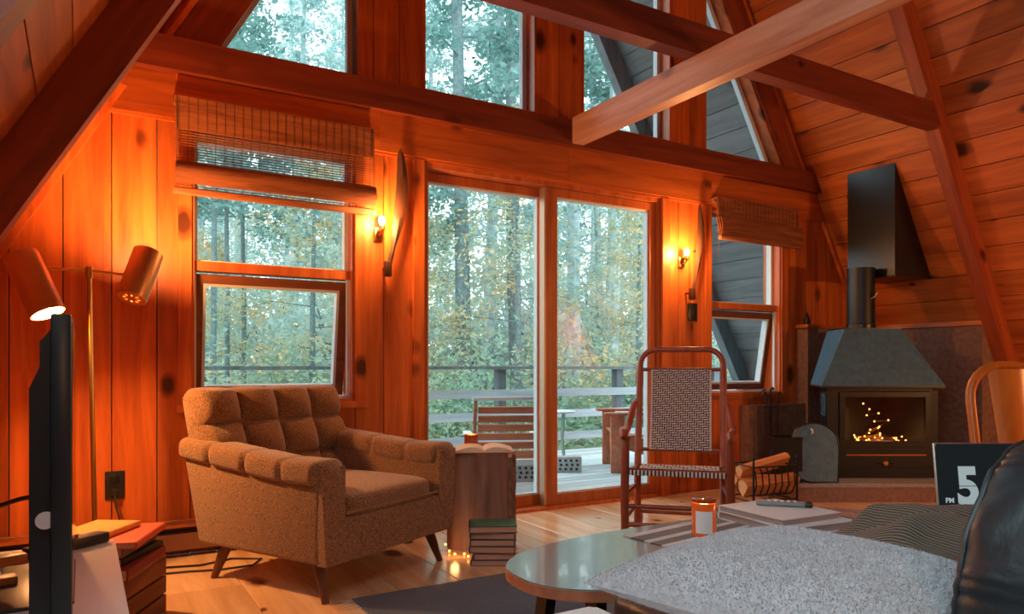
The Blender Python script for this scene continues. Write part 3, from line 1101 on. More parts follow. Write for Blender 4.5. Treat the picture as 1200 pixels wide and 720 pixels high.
def bamboo_blind(label, x0, x1, zt, dz, loose):
    b = thing('roman_blind', label, 'blind', (0, 0, 0), 0)
    yb = 3.752
    MB().box(x0, x1, yb - .012, 3.772, zt - .03, zt).build('headrail', M['reed'], b, sharp=0)
    s = dz
    # valance hanging in front
    v = reed_sheet([(zt - .155 * s, zt, .0066)], x0, x1, lambda z: yb - .034, .0066, .0062)
    o = v.build('valance', M['reed'], b, sharp=0)
    tag(o, kind='stuff')
    MB().box(x0, x1, yb - .032, yb - .012, zt - .006, zt).build('valance_top', M['reed'], b, sharp=0)
    n = max(8, int((x1 - x0) / .042))
    xs = [x0 + .02 + i * (x1 - x0 - .04) / n for i in range(n + 1)]
    tag(thread_sheet(xs, [((yb - .037, zt - .155 * s), (yb - .037, zt))]).build('stitching', M['cord'], b, sharp=0), kind='stuff')
    if loose:
        # the single thickness of reeds that the daylight shines through
        o = reed_sheet([(zt - .325 * s, zt - .15 * s, .0125)], x0, x1, lambda z: yb - .012, .0125, .0042).build('loose_weave', M['reed'], b, sharp=0)
        tag(o, kind='stuff')
        tag(thread_sheet(xs, [((yb - .014, zt - .325 * s), (yb - .014, zt - .15 * s))]).build('warp_threads', M['cord'], b, sharp=0), kind='stuff')
        za, zb = zt - .412 * s, zt - .315 * s
        yf = lambda z: yb - .055 - .02 * math.sin((z - za) / (zb - za) * math.pi)
        tag(reed_sheet([(za, zb, .0062)], x0, x1, yf, .0062, .006).build('folded_reeds', M['reed'], b, sharp=0), kind='stuff')
        tag(reed_sheet([(za + .01, zb, .0062)], x0, x1, lambda z: yb - .028, .0062, .006).build('folded_reeds', M['reed'], b, sharp=0), kind='stuff')
        tag(reed_sheet([(zt - .44 * s, za, .011)], x0, x1, lambda z: yb - .03, .011, .004).build('loose_weave', M['reed'], b, sharp=0), kind='stuff')
        tag(thread_sheet(xs, [((yb - .032, zt - .44 * s), (yb - .032, za))]).build('warp_threads', M['cord'], b, sharp=0), kind='stuff')
        MB().rbox(x0 - .008, x1 + .008, yb - .045, yb - .022, zt - .462 * s, zt - .43 * s, .006, 2).build('bottom_bar', M['reed'], b)
    else:
        za, zb = zt - .285 * s, zt - .15 * s
        for dy in (.03, .05, .07):
            yf = lambda z, d=dy: yb - d - .016 * math.sin((z - za) / (zb - za) * math.pi)
            tag(reed_sheet([(za + (.07 - dy) * .6, zb, .0062)], x0, x1, yf, .0062, .006).build('folded_reeds', M['reed'], b, sharp=0), kind='stuff')
        MB().rbox(x0 - .006, x1 + .006, yb - .085, yb - .05, zt - .315 * s, zt - .285 * s, .008, 2).build('bottom_bar', M['reed'], b)
    for x in (x0 + .01, x1 - .01):
        MB().tube([(x, yb - .04, zt), (x, yb - .046, zt - .3 * s), (x + .002, yb - .04, zt - .42 * s)], .002, 5).build('pull_cord', M['cord'], b)
    return b


bamboo_blind('wide bamboo roman blind half lowered over the left window, daylight through its weave', .372, 1.352, 2.172, 1.0, True)
bamboo_blind('narrow bamboo roman blind gathered up over the right window near the stove', 3.915, 4.80, 2.118, .98, False)

# ------------------------------------------------------------------ wall sconces and the carved wooden blades
M['blade'] = wood('dark_carved_wood', (0.035, 0.013, 0.007), (0.085, 0.03, 0.014), 'z', knots=0, rough=0.45)


def carved_blade(label, x, zb, zt, sgn):
    m = MB()
    L = zt - zb
    pts, rs = [], []
    for i in range(25):
        t = i / 24
        z = zb + L * t
        bend = -.045 + .10 * math.sin(t * math.pi * .62) - .02 * t
        wdt = .013 + .022 * (max(0.0, math.sin((max(t, .2) - .2) / .8 * math.pi)) ** .8) if t > .2 else .012 + .004 * math.sin(t / .2 * math.pi)
        if t > .95:
            wdt *= (1 - t) / .05 + .1
        pts.append((x + bend * 1.0, z, wdt))
    n = len(pts)
    vs = []
    for px, z, w in pts:
        y0 = 3.735
        vs += [(px - w, y0, z), (px, y0 - .011, z), (px + w, y0, z), (px, y0 + .008, z)]
    fs = []
    for i in range(n - 1):
        for j in range(4):
            fs.append((i * 4 + j, i * 4 + (j + 1) % 4, i * 4 + 4 + (j + 1) % 4, i * 4 + 4 + j))
    fs += [(0, 1, 2, 3), tuple((n - 1) * 4 + j for j in (3, 2, 1, 0))]
    t = thing('carved_blade', label, 'wall ornament', (0, 0, 0))
    m.add(vs, fs).build('blade', M['blade'], t)
    p0 = pts[0]
    MB().rbox(p0[0] - .02, p0[0] + .022, 3.718, 3.752, zb - .03, zb + .055, .008, 2).build('hilt', M['blade'], t)
    MB().lathe([(.006, 0), (.006, .05)], 8, Matrix.Translation((pts[12][0], 3.74, pts[12][1])) @ Matrix.Rotation(RAD(-90), 4, 'X')).build('wall_pin', M['iron'], t)
    MB().lathe([(.006, 0), (.006, .05)], 8, Matrix.Translation((p0[0], 3.75, zb + .02)) @ Matrix.Rotation(RAD(-90), 4, 'X')).build('wall_pin', M['iron'], t)


carved_blade('long dark curved wooden blade hung on the wall left of the sliding door', 1.475, 1.42, 2.10, 1)
carved_blade('long dark curved wooden blade hung on the wall right of the sliding door', 3.735, 1.40, 2.05, 1)


def sconce(label, x, z, power):
    s = thing('wall_sconce', label, 'lamp', (x, YB, z))
    MB().rbox(-.026, .026, -.014, 0, -.075, .0, .006, 2).build('back_plate', M['brass'], s)
    MB().tube([(0, -.01, -.045), (0, -.045, -.045), (0, -.06, -.03)], .006, 8).build('arm', M['brass'], s)
    MB().lathe([(.012, -.03), (.016, -.022), (.016, .0), (.011, .004)], 14, Matrix.Translation((0, -.06, 0))).build('socket', M['brass'], s)
    MB().lathe([(.009, .0), (.015, .014), (.019, .030), (.015, .046), (.004, .055)], 16, Matrix.Translation((0, -.06, 0))).build('bulb', M['bulb'], s)
    lamp('sconce_glow', (x, YB - .13, z + .035), power, .025)


sconce('small brass wall sconce with glowing bulb beside the blade left of the door', 1.40, 1.665, 15)
sconce('small brass wall sconce with glowing bulb beside the blade right of the door', 3.645, 1.675, 17)
sw = thing('wall_switch', 'black switch plate on the wall below the blade right of the door', 'switch', (3.755, YB, 1.29))
MB().rbox(-.045, .045, -.008, 0, -.065, .065, .003, 2).build('plate', M['black'], sw)
MB().rbox(-.012, .012, -.014, -.007, -.022, .022, .003, 2).build('toggle', M['black'], sw)
ol = thing('wall_outlet', 'black outlet plate low on the wall by the floor lamp', 'outlet', (.13, YB, .355))
MB().rbox(-.04, .04, -.007, 0, -.065, .065, .003, 2).build('plate', M['black'], ol)
MB().rbox(-.017, .017, -.010, -.006, .010, .045, .003, 2).build('socket', M['iron'], ol)
MB().rbox(-.016, .016, -.034, -.0105, -.045, -.012, .005, 2).build('plug', M['black'], ol)
tag(MB().tube([(.13, 3.766, .31), (.135, 3.73, .26), (.15, 3.70, .20), (.15, 3.66, .14), (.17, 3.60, .03), (.20, 3.55, .006), (.32, 3.56, .006), (.46, 3.52, .006), (.60, 3.57, .006), (.72, 3.50, .006), (.66, 3.40, .006), (.52, 3.40, .006), (.40, 3.44, .006), (.22, 3.47, .006), (.05, 3.46, .012)], .0045, 6).build('power_cord', M['black']),
    'black lamp cord running from the outlet across the floor behind the armchair', 'cord')

# ------------------------------------------------------------------ floor lamp
fl = thing('floor_lamp', 'brass floor lamp with two cylinder shades left of the armchair', 'lamp', (.05, 3.46, 0))
MB().lathe([(.13, 0), (.13, .012), (.12, .02), (.02, .028), (.012, .05)], 32).build('base', M['brass'], fl)
top = Vector((-.024, .012, 1.30))
MB().tube([(0, 0, .02), (-.012, .006, .65), top], .0095, 12).build('pole', M['brass'], fl)
MB().lathe([(.014, -.03), (.014, .012), (.006, .02)], 14, Matrix.Translation(top)).build('joint', M['brass'], fl)
MB().tube([top + Vector((-.155, .02, .0)), top, top + Vector((.155, -.012, -.015))], .006, 10).build('arm', M['brass'], fl)


def head(c0, c1, r, up):
    """cylinder shade with a closed vented end at c0 and an open mouth at c1"""
    c0, c1 = Vector(c0), Vector(c1)
    d = c1 - c0
    q = d.to_track_quat('Z', 'X').to_matrix().to_4x4()
    m = Matrix.Translation(c0) @ q
    L = d.length
    t = .0025
    sh = MB().lathe([(r * .55, 0), (r * .94, .0), (r, .012), (r, L), (r - t, L), (r - t, .014), (r * .9, .006), (r * .55, .006), (r * .55, 0)], 36, m, caps=False)
    # the vented end: a disc with a ring of open holes, built as spokes
    vs, fs = [], []
    nh = 8
    hole = MB()
    sh2 = sh.build('lamp_shade', M['brass_shade'], fl)
    cap = MB()
    for i in range(nh):
        a0, a1 = 2 * math.pi * i / nh, 2 * math.pi * (i + .62) / nh
        ps = []
        for a in (a0, (a0 + a1) / 2, a1):
            ps.append((r * .56 * math.cos(a), r * .56 * math.sin(a)))
        for a in (a1, (a0 + a1) / 2, a0):
            ps.append((r * .36 * math.cos(a), r * .36 * math.sin(a)))
        cap.prism(ps, 'z', .0, .006, m)
    cap.lathe([(.0001, 0), (r * .37, 0), (r * .37, .006), (.0001, .006)], 24, m)
    o = cap.build('vented_cap', M['brass_shade'], sh2)
    return m, L, sh2


O = Vector((.05, 3.46, 0))
m, L, s1 = head(Vector((-.205, 3.38, 1.335)) - O, Vector((-.112, 3.322, 1.105)) - O, .062, False)
b = MB().lathe([(.012, .05), (.016, .08), (.034, .13), (.036, .15), (.026, .17), (.001, .18)], 18, m)
b.build('bulb', M['bulb'], s1)
wl = O + m @ Vector((0, 0, L - .05))
lamp('lamp_glow', wl, 62, .03)
m, L, s2 = head(Vector((.176, 3.365, 1.181)) - O, Vector((.243, 3.437, 1.382)) - O, .060, True)
b = MB().lathe([(.012, .03), (.016, .06), (.034, .11), (.036, .13), (.026, .15), (.001, .16)], 18, m)
b.build('bulb', M['bulb'], s2)
lamp('lamp_glow', O + m @ Vector((0, 0, L - .03)), 46, .035)
MB().tube([top + Vector((-.15, .02, 0)), Vector((-.155, 3.38, 1.29)) - O], .006, 8).build('arm_end', M['brass'], fl)

# ------------------------------------------------------------------ armchair
ac = thing('armchair', 'brown boucle armchair with tufted back and padded arms below the left window', 'armchair', (.942, 3.207, 0), RAD(28))
C = M['chair_cloth']
# local frame: x to the sitter's left in the picture, -y is the front
for sx in (-1, 1):
    side = MB()
    # outer side: slopes in towards the bottom, slightly raked at front and back
    xo_t, xo_b, xi = sx * .425, sx * .40, sx * .295
    P = lambda y, z, xo: (xo, y, z)
    b = bmesh.new()
    prof = [(-.36, .15), (-.395, .48), (.42, .535), (.35, .15)]
    vo = [b.verts.new((xo_b if z < .3 else xo_t, y, z)) for y, z in prof]
    vi = [b.verts.new((xi, y, z)) for y, z in prof]
    b.faces.new(vo)
    b.faces.new(list(reversed(vi)))
    for i in range(4):
        j = (i + 1) % 4
        b.faces.new((vo[j], vo[i], vi[i], vi[j]))
    bmesh.ops.recalc_face_normals(b, faces=b.faces)
    bmesh.ops.bevel(b, geom=list(b.edges), offset=.018, segments=3, profile=.5, affect='EDGES')
    side.bm(b).build('arm_panel', C, ac)
    # padded top of the arm, stitched into four puffs
    seams = [.26, .52, .76]
    def pad(u, v, sx=sx):
        t = u
        y = .46 - .872 * t
        zc = .605 - .11 * t + .035 * math.cos(t * math.pi) * .6
        zc = .565 - .055 * min(1, t / .75)
        r = 1.0
        for s_ in seams:
            r -= .17 * math.exp(-((t - s_) / .014) ** 2)
        e = min(t, 1 - t)
        r *= min(1.0, (e / .05)) ** .5 if e < .05 else 1.0
        r = max(r, .02)
        a = 2 * math.pi * v
        ca, sa = math.cos(a), math.sin(a)
        ex = .080 * (abs(ca) ** .62) * (1 if ca > 0 else -1)
        ez = .050 * (abs(sa) ** .62) * (1 if sa > 0 else -1)
        return (sx * .365 + ex * r * (1.0 + .1 * t), y, zc + ez * r - .01)
    MB().grid(pad, 90, 28, cv=True).build('arm_pad', C, ac, sharp=60)
    # front face of the arm, mitred at the bottom
    MB().prism([(sx * .398, .155), (sx * .423, .52), (sx * .297, .52), (sx * .297, .30)], 'y', -.402, -.365).build('arm_front', C, ac, sharp=20)
# front rail with mitred ends, seat platform
MB().prism([(-.396, .15), (.396, .15), (.295, .315), (-.295, .315)], 'y', -.398, -.355).build('front_rail', C, ac, sharp=20)
MB().rbox(-.30, .30, -.36, .30, .15, .31, .015, 2).build('seat_platform', C, ac)
# seat cushion, slightly crowned
def cush(u, v):
    a, b_ = u * 2 * math.pi, (v - .5) * math.pi
    e = .28
    f = lambda q, p: (abs(q) ** p) * (1 if q >= 0 else -1)
    x = .292 * f(math.cos(a), e) * f(math.cos(b_), .22)
    y = .325 * f(math.sin(a), e) * f(math.cos(b_), .22)
    z = .062 * f(math.sin(b_), .5)
    z += .018 * (1 - (x / .3) ** 2) * (1 - (y / .33) ** 2) * (1 if z > 0 else 0)
    return (x, y - .075, .352 + z * .85)
MB().grid(cush, 64, 28, cu=True).build('seat_cushion', C, ac, sharp=60)
MB().tube([(-.288, -.398, .335), (0, -.403, .333), (.288, -.398, .335)], .006, 6).build('welt', C, ac)
# backrest: slab plus tufted face, four columns by three rows of puffs
def back(u, v):
    x = (u - .5) * .83 * (1.0 if v > .5 else .965 + .07 * v)
    z = .36 + v * .465
    puff = (abs(math.sin(math.pi * u * 4)) ** .55) * (abs(math.sin(math.pi * (v * 2.85 + .15))) ** .55)
    y = .215 + .15 * v - .058 * puff
    # roll over at the top and round the ends
    if v > .93:
        k = (v - .93) / .07
        y += .075 * k * k
        z -= .02 * k * k
    ed = min(u, 1 - u)
    if ed < .05:
        y += .06 * (1 - ed / .05) ** 2
        z -= .035 * (1 - ed / .05) ** 2 * v ** 3
    z += .012 * (abs(math.sin(math.pi * u * 4)) ** .6) * v ** 4 - .008
    return (x, min(y, .283 + .15 * v), z)
NB, NV = 81, 61
front = [[back(i / (NB - 1), j / (NV - 1)) for j in range(NV)] for i in range(NB)]
m = MB()
vs = [front[i][j] for i in range(NB) for j in range(NV)]
vb = []
for i in range(NB):
    for j in range(NV):
        x, y, z = front[i][j]
        v_ = j / (NV - 1)
        vb.append((x * .985, .30 + .15 * v_ + .02 * math.sin(v_ * math.pi), z if v_ < .95 else z - .008))
fs = []
o_ = len(vs)
for i in range(NB - 1):
    for j in range(NV - 1):
        a, b_, c_, d_ = i * NV + j, i * NV + j + 1, (i + 1) * NV + j + 1, (i + 1) * NV + j
        fs.append((a, d_, c_, b_))
        fs.append((o_ + a, o_ + b_, o_ + c_, o_ + d_))
for i in range(NB - 1):
    for j in (0, NV - 1):
        a, d_ = i * NV + j, (i + 1) * NV + j
        fs.append((a, o_ + a, o_ + d_, d_))
for j in range(NV - 1):
    for i in (0, NB - 1):
        a, b_ = i * NV + j, i * NV + j + 1
        fs.append((a, b_, o_ + b_, o_ + a))
m.add(vs + vb, fs).build('backrest', C, ac, sharp=60)
MB().rbox(-.385, .385, .28, .36, .15, .40, .02, 2).build('back_panel', C, ac)
for sx, sy in ((-1, -1), (1, -1), (-1, 1), (1, 1)):
    x0, y0 = sx * .335, (-.30 if sy < 0 else .24)
    MB().tube([(x0, y0, .155), (x0 + sx * .012, y0 + sy * .03, .08), (x0 + sx * .024, y0 + sy * .06, .0)], [.026, .021, .014], 14).build('leg', M['leg_wood'], ac)

# ------------------------------------------------------------------ stump table with book and candle
sp = thing('stump_table', 'rough tree stump used as a side table right of the armchair', 'side table', (1.735, 3.235, 0), RAD(20))
def stump(u, v):
    a = 2 * math.pi * u
    r = .150 + .012 * math.sin(3 * a + .6) + .008 * math.sin(7 * a) + .012 * noise.noise(Vector((math.cos(a) * 2, math.sin(a) * 2, v * 3)))
    r *= 1.04 - .06 * v + .05 * (1 - v) ** 3
    return (r * math.cos(a), r * math.sin(a), .474 * v)
m = MB().grid(stump, 48, 14, cu=True)
m.f.append(tuple(reversed([i * 14 for i in range(48)])))
m.f.append(tuple([i * 14 + 13 for i in range(48)]))
m.build('trunk', M['stump'], sp, sharp=50)
for k in range(4):
    a = .2 + k * .23
    m = MB()
    a0, a1 = a - 1.65, a - 1.65 + .19
    def strip(u, v, a0=a0, a1=a1, k=k):
        a = a0 + (a1 - a0) * v
        r = .168 + .012 * math.sin(math.pi * v) + .006 * noise.noise(Vector((u * 6, v * 3, k * 3)))
        return (r * math.cos(a), r * math.sin(a), .02 + .43 * u)
    MB().grid(strip, 18, 6).build('bark_plate', M['bark'], sp, sharp=60)
ob = thing('open_book', 'open book lying face up on the stump table', 'book', (1.735, 3.205, .476), RAD(-26))
M['book_brown'] = plain('brown_cover', (0.26, 0.10, 0.045), 0.6)
for sx in (-1, 1):
    def page(u, v, sx=sx):
        x = sx * .145 * u
        return (x, -.105 + .21 * v, .008 + .024 * math.sin(math.pi * min(1, u * 1.05)) ** .7 * (1 - .5 * u) + .004)
    g = MB()
    n1, n2 = 14, 4
    top_ = [page(i / (n1 - 1), j / (n2 - 1)) for i in range(n1) for j in range(n2)]
    bot = [(x, y_, .004) for x, y_, z in top_]
    fs = []
    o_ = len(top_)
    for i in range(n1 - 1):
        for j in range(n2 - 1):
            a, b_, c_, d_ = i * n2 + j, i * n2 + j + 1, (i + 1) * n2 + j + 1, (i + 1) * n2 + j
            fs += [(a, d_, c_, b_), (o_ + a, o_ + b_, o_ + c_, o_ + d_)]
    for i in range(n1 - 1):
        for j in (0, n2 - 1):
            a, d_ = i * n2 + j, (i + 1) * n2 + j
            fs.append((a, o_ + a, o_ + d_, d_))
    for j in range(n2 - 1):
        i = n1 - 1
        a, b_ = i * n2 + j, i * n2 + j + 1
        fs.append((a, b_, o_ + b_, o_ + a))
    g.add(top_ + bot, fs).build('pages', M['paper'], ob, sharp=60)
    MB().box(min(0, sx * .152), max(0, sx * .152), -.112, .112, 0, .004).build('cover', M['book_brown'], ob, sharp=0)
M['amber'] = plain('amber_glass', (0.30, 0.06, 0.015), 0.1, coat=0.5)


def candle(label, loc, r, h, glass, lbl, power):
    c = thing('jar_candle', label, 'candle', loc)
    MB().lathe([(r * .9, 0), (r, .006), (r, h), (r * .93, h), (r * .93, h * .45), (.0001, h * .45)], 28).build('jar', glass, c)
    MB().lathe([(r * .9, h * .46), (r * .9, h * .62), (.0001, h * .60)], 24).build('wax', M['wax'], c)
    MB().lathe([(.0001, h * .62), (.006, h * .70), (.0045, h * .78), (.0001, h * .92)], 10).build('flame', M['flame'], c)
    if lbl:
        m = MB()
        k = 9
        vs, fs = [], []
        for i in range(k):
            a = RAD(-175 + 80 * i / (k - 1))
            for z in (h * .12, h * .78):
                vs.append(((r + .0012) * math.cos(a), (r + .0012) * math.sin(a), z))
        for i in range(k - 1):
            fs.append((2 * i, 2 * i + 2, 2 * i + 3, 2 * i + 1))
        m.add(vs, fs).build('label', M['label'], c)
    lamp('candle_glow', Vector(loc) + Vector((0, 0, h * 1.02)), power, .02, (1.0, .40, .10))
    return c


candle('small amber glass candle burning behind the open book on the stump', (1.735, 3.335, .475), .036, .075, M['amber'], False, .35)

# fairy lights glowing on the floor behind the stump
fy = thing('fairy_lights', 'loop of fairy lights glowing on the floor at the foot of the stump', 'lights', (1.525, 3.11, 0))
pp = [(-.05, .12, .006), (.0, .05, .01), (.045, -.02, .006), (.03, -.09, .012), (-.02, -.05, .02), (-.03, .03, .05), (.0, .1, .07)]
MB().tube(pp, .0015, 5).build('wire', M['copper'], fy)
for p in pp[1:6]:
    MB().ball(p, .006, 8).build('bulb', M['ember'], fy)
lamp('fairy_glow', (1.51, 3.07, .05), .16, .02)


# ------------------------------------------------------------------ books
def cover(name, col, rough=0.55):
    key = 'cover_' + name
    if key not in M:
        M[key] = plain(key, col, rough, bump=.15, bscale=200)
    return M[key]


def book(label, loc, w, d, h, rz, mat, page=None, group=None):
    """closed book lying flat, spine on its -x side"""
    b = thing('book', label, 'book', loc, rz, group)
    t = max(.0025, h * .09)
    MB().box(-w / 2, w / 2, -d / 2, d / 2, 0, t).build('cover', mat, b, sharp=0)
    MB().box(-w / 2, w / 2, -d / 2, d / 2, h - t, h).build('cover', mat, b, sharp=0)
    n = 5
    vs = []
    for i in range(n):
        a = math.pi * i / (n - 1) - math.pi / 2
        vs.append((-w / 2 - .004 * math.cos(a), h / 2 + h / 2 * math.sin(a)))
    vs += [(-w / 2 + .003, h), (-w / 2 + .003, 0)]
    MB().prism(vs, 'y', -d / 2, d / 2).build('spine', mat, b, sharp=50)
    MB().box(-w / 2 + .003, w / 2 - .004, -d / 2 + .004, d / 2 - .004, t, h - t).build('pages', page or M['paper'], b, sharp=0)
    return b


M['paper_pink'] = plain('aged_pages', (0.58, 0.32, 0.23), 0.9, bump=.3, bscale=300)
z = 0.0
for w, d, h, rz, cn, cc, lab in (
        (.195, .150, .026, -32, 'olive', (.10, .09, .06), 'olive covered book at the very bottom of the stack by the stump'),
        (.190, .150, .030, -28, 'dkteal', (.03, .075, .075), 'dark teal book second from the bottom of the stack by the stump'),
        (.205, .155, .032, -34, 'maroon', (.14, .03, .025), 'maroon book third from the bottom of the stack by the stump'),
        (.200, .150, .030, -30, 'dkgreen', (.03, .085, .06), 'dark green book third from the top of the stack by the stump'),
        (.200, .155, .032, -33, 'grey', (.06, .08, .08), 'grey blue book just below the top of the stack by the stump'),
        (.215, .165, .030, -27, 'green', (.025, .13, .085), 'bright green book on top of the stack by the stump')):
    book(lab, (1.632 + rnd.uniform(-.006, .006), 2.915 + rnd.uniform(-.006, .006), z), w, d, h, RAD(rz - 90 + 90), cover(cn, cc), M['paper_pink'], 'hardbacks stacked by the stump')
    z += h + .0004
# ------------------------------------------------------------------ rug, round rug
rg = thing('area_rug', 'navy blue woven rug with cream fringe between the armchair and the coffee table', 'rug', (0, 0, 0))
def rugf(u, v):
    x, y = .89 + 1.35 * u, .35 + 2.36 * v
    return (x, y, .0085 + .0016 * noise.noise(Vector((x * 9, y * 9, 1))) )
m = MB().grid(rugf, 40, 60)
o_ = len(m.v)
m.v += [(x, y, .001) for x, y, z in m.v]
nv = 60
for i in range(39):
    for j in (0, 59):
        m.f.append((i * nv + j, (i + 1) * nv + j, o_ + (i + 1) * nv + j, o_ + i * nv + j))
for j in range(59):
    for i in (0, 39):
        m.f.append((i * nv + j, i * nv + j + 1, o_ + i * nv + j + 1, o_ + i * nv + j))
m.build('pile', M['rug'], rg, sharp=50)
m = MB()
r = random.Random(3)
for k in range(110):
    y = .36 + k * 2.34 / 109
    a = Vector((.892, y, .006))
    m.tube([a, a + Vector((-.025, r.uniform(-.008, .008), 0)), a + Vector((-.05 - r.uniform(0, .02), r.uniform(-.02, .02), -.003))], [.0028, .002, .0012], 5)
tag(m.build('fringe', M['fringe'], rg), kind='stuff')
rr = thing('round_rug', 'dark red braided round rug on the floor before the hearth', 'rug', (3.62, 2.47, 0))
M['rug_red'] = fabric('red_braid', (0.10, 0.022, 0.020), (0.24, 0.06, 0.05), 40, bump=0.6)
M['rug_brown'] = fabric('brown_braid', (0.12, 0.05, 0.04), (0.27, 0.13, 0.10), 40, bump=0.6)
for k in range(9):
    r0 = .06 + k * .074
    MB().lathe([(max(.0001, r0 - .060), .001), (max(.0001, r0 - .056), .007), (r0 - .02, .010), (r0 + .010, .007), (r0 + .0135, .001)], 56).build('braid_ring', M['rug_red' if k % 2 else 'rug_brown'], rr)

# ------------------------------------------------------------------ coffee table
ct = thing('coffee_table', 'low grey topped coffee table with rounded ends and plywood edge', 'table', (1.556, 1.485, 0))
def outline(n, g=0.0):
    out = []
    for i in range(n):
        a = 2 * math.pi * i / n
        ca, sa = math.cos(a), math.sin(a)
        e = 2 / 2.5
        out.append(((.656 - g) * (abs(ca) ** e) * (1 if ca > 0 else -1), (.275 - g) * (abs(sa) ** e) * (1 if sa > 0 else -1)))
    return out
MB().prism(outline(96, .0), 'z', .367, .392).build('edge_band', M['ply'], ct, sharp=50)
MB().prism(outline(96, .002), 'z', .392, .3955).build('table_top', M['formica'], ct, sharp=50)
for sx, sy in ((-1, -1), (1, -1), (-1, 1), (1, 1)):
    MB().bar((sx * .50, sy * .10, .368), (sx * .53, sy * .13, .009 if sx < 0 or True else 0), .045, .03, (1, 0, 0)).build('leg', M['black'], ct, sharp=0)
TZ = .3957
mg = thing('striped_cloth', 'dark and light striped woven cloth lying under the candle on the coffee table', 'cloth', (1.60, 1.55, TZ), RAD(8))
M['stripe_dark'] = fabric('charcoal_weave', (0.025, 0.027, 0.03), (0.07, 0.07, 0.075), 300)
M['stripe_light'] = fabric('silver_weave', (0.36, 0.37, 0.37), (0.52, 0.53, 0.53), 300)
ys = -.16
for k, wd in enumerate((.05, .02, .03, .02, .035, .018, .04, .025, .05, .03)):
    MB().box(-.20, .22, ys, ys + wd, 0, .003).build('stripe', M['stripe_dark' if k % 2 == 0 else 'stripe_light'], mg, sharp=0)
    ys += wd
cj = candle('glass jar candle with pink label and orange wax on the coffee table', (1.59, 1.56, TZ + .0032), .036, .098, plain('jar_glass_orange', (0.62, 0.10, 0.02), 0.08, coat=0.6, emit=(1.0, .14, .01), estr=.10), True, .8)
MB().lathe([(.031, .098), (.036, .1), (.036, .108), (.033, .11)], 24).build('rim', M['amber'], cj)
M['mag_white'] = plain('white_cover', (0.62, 0.66, 0.69), 0.35)
M['mag_page'] = plain('grey_pages', (0.34, 0.30, 0.29), 0.8, bump=.4, bscale=400)
book('larger white hardback lying underneath the other on the coffee table', (1.945, 1.555, TZ), .30, .29, .026, RAD(-97), M['mag_white'], M['mag_page'])
book('smaller white hardback under the remote on the coffee table', (1.925, 1.565, TZ + .0264), .265, .255, .022, RAD(-93), M['mag_white'], M['mag_page'])
rc = thing('remote_control', 'slim grey and black remote lying on the white books', 'remote', (1.975, 1.585, TZ + .0488), RAD(42))
M['remote_grey'] = plain('grey_plastic', (0.20, 0.23, 0.23), 0.4)
MB().rbox(-.02, .02, -.085, .085, 0, .015, .006, 3).build('body', M['remote_grey'], rc)
MB().rbox(-.021, .021, -.088, -.06, -.0, .0165, .006, 3).build('end_cap', M['black'], rc)
for i in range(3):
    for j in range(5):
        MB().rbox(-.014 + i * .010, -.007 + i * .010, -.04 + j * .02, -.03 + j * .02, .0145, .017, .001, 1).build('button', M['label'], rc)

# ------------------------------------------------------------------ rocking chair
rk = thing('rocking_chair', 'red stained rocking chair with black and cream woven back facing the camera', 'chair', (2.465, 2.585, 0), RAD(-46))
K = M['rocker']
for sx in (-1, 1):
    MB().tube([(sx * .232, -.19, .048), (sx * .236, -.19, .30), (sx * .232, -.19, .50), (sx * .228, -.185, .575)], [.018, .020, .019, .015], 14).build('front_post', K, rk)
    MB().tube([(sx * .224, .235, .72), (sx * .234, .205, .70), (sx * .246, .155, .635), (sx * .254, .07, .588), (sx * .252, -.05, .588), (sx * .245, -.14, .598), (sx * .238, -.20, .592), (sx * .236, -.225, .572)],
              [.010, .016, .018, .019, .019, .022, .022, .012], 12).build('arm', K, rk)
    # rocker runner
    pts = []
    for i in range(15):
        t = -1 + 2 * i / 14
        pts.append((sx * .218, t * .40 + .03, .016 + .075 * t * t))
    MB().tube(pts, [.012] + [.015] * 13 + [.012], 10).build('runner', K, rk)
    MB().tube([(sx * .232, -.19, .20), (sx * .212, .185, .20)], .010, 10).build('side_stretcher', K, rk)
    MB().tube([(sx * .232, -.19, .31), (sx * .212, .185, .30)], .010, 10).build('side_stretcher', K, rk)
    MB().tube([(sx * .235, -.19, .405), (sx * .212, .185, .385)], .013, 10).build('seat_rail', K, rk)
# bent hoop: two back posts and the arch over the top in one bent stick
pts = []
def hp(x, z):
    y = .185 + max(0, z - .36) * .27
    return (x, y, z)
for z in (.05, .2, .36, .5, .65, .8, .88):
    pts.append(hp(-.212, z))
for a in range(0, 91, 15):
    pts.append(hp(-.212 + .08 * (1 - math.cos(RAD(a))), .905 + .085 * math.sin(RAD(a))))
R_ = [(-p[0], p[1], p[2]) for p in reversed(pts)]
MB().tube(pts + R_, [.018] * 7 + [.015] * 7 + [.015] * 7 + [.018] * 7, 14).build('back_hoop', K, rk)
zt_, zb_ = .885, .475
MB().tube([hp(-.207, zt_), hp(.207, zt_)], .010, 10).build('back_rail', K, rk)
MB().tube([hp(-.207, zb_), hp(.207, zb_)], .010, 10).build('back_rail', K, rk)
for z_, yy in ((.205, -.19), (.12, -.19)):
    MB().tube([(-.232, yy, z_ + .05), (.232, yy, z_ + .05)], .011, 10).build('front_stretcher', K, rk)
MB().tube([(-.212, .185, .16), (.212, .185, .16)], .010, 10).build('back_stretcher', K, rk)
MB().tube([(-.235, -.19, .415), (.235, -.19, .415)], .014, 10).build('seat_rail', K, rk)
MB().tube([(-.212, .185, .39), (.212, .185, .39)], .013, 10).build('seat_rail', K, rk)


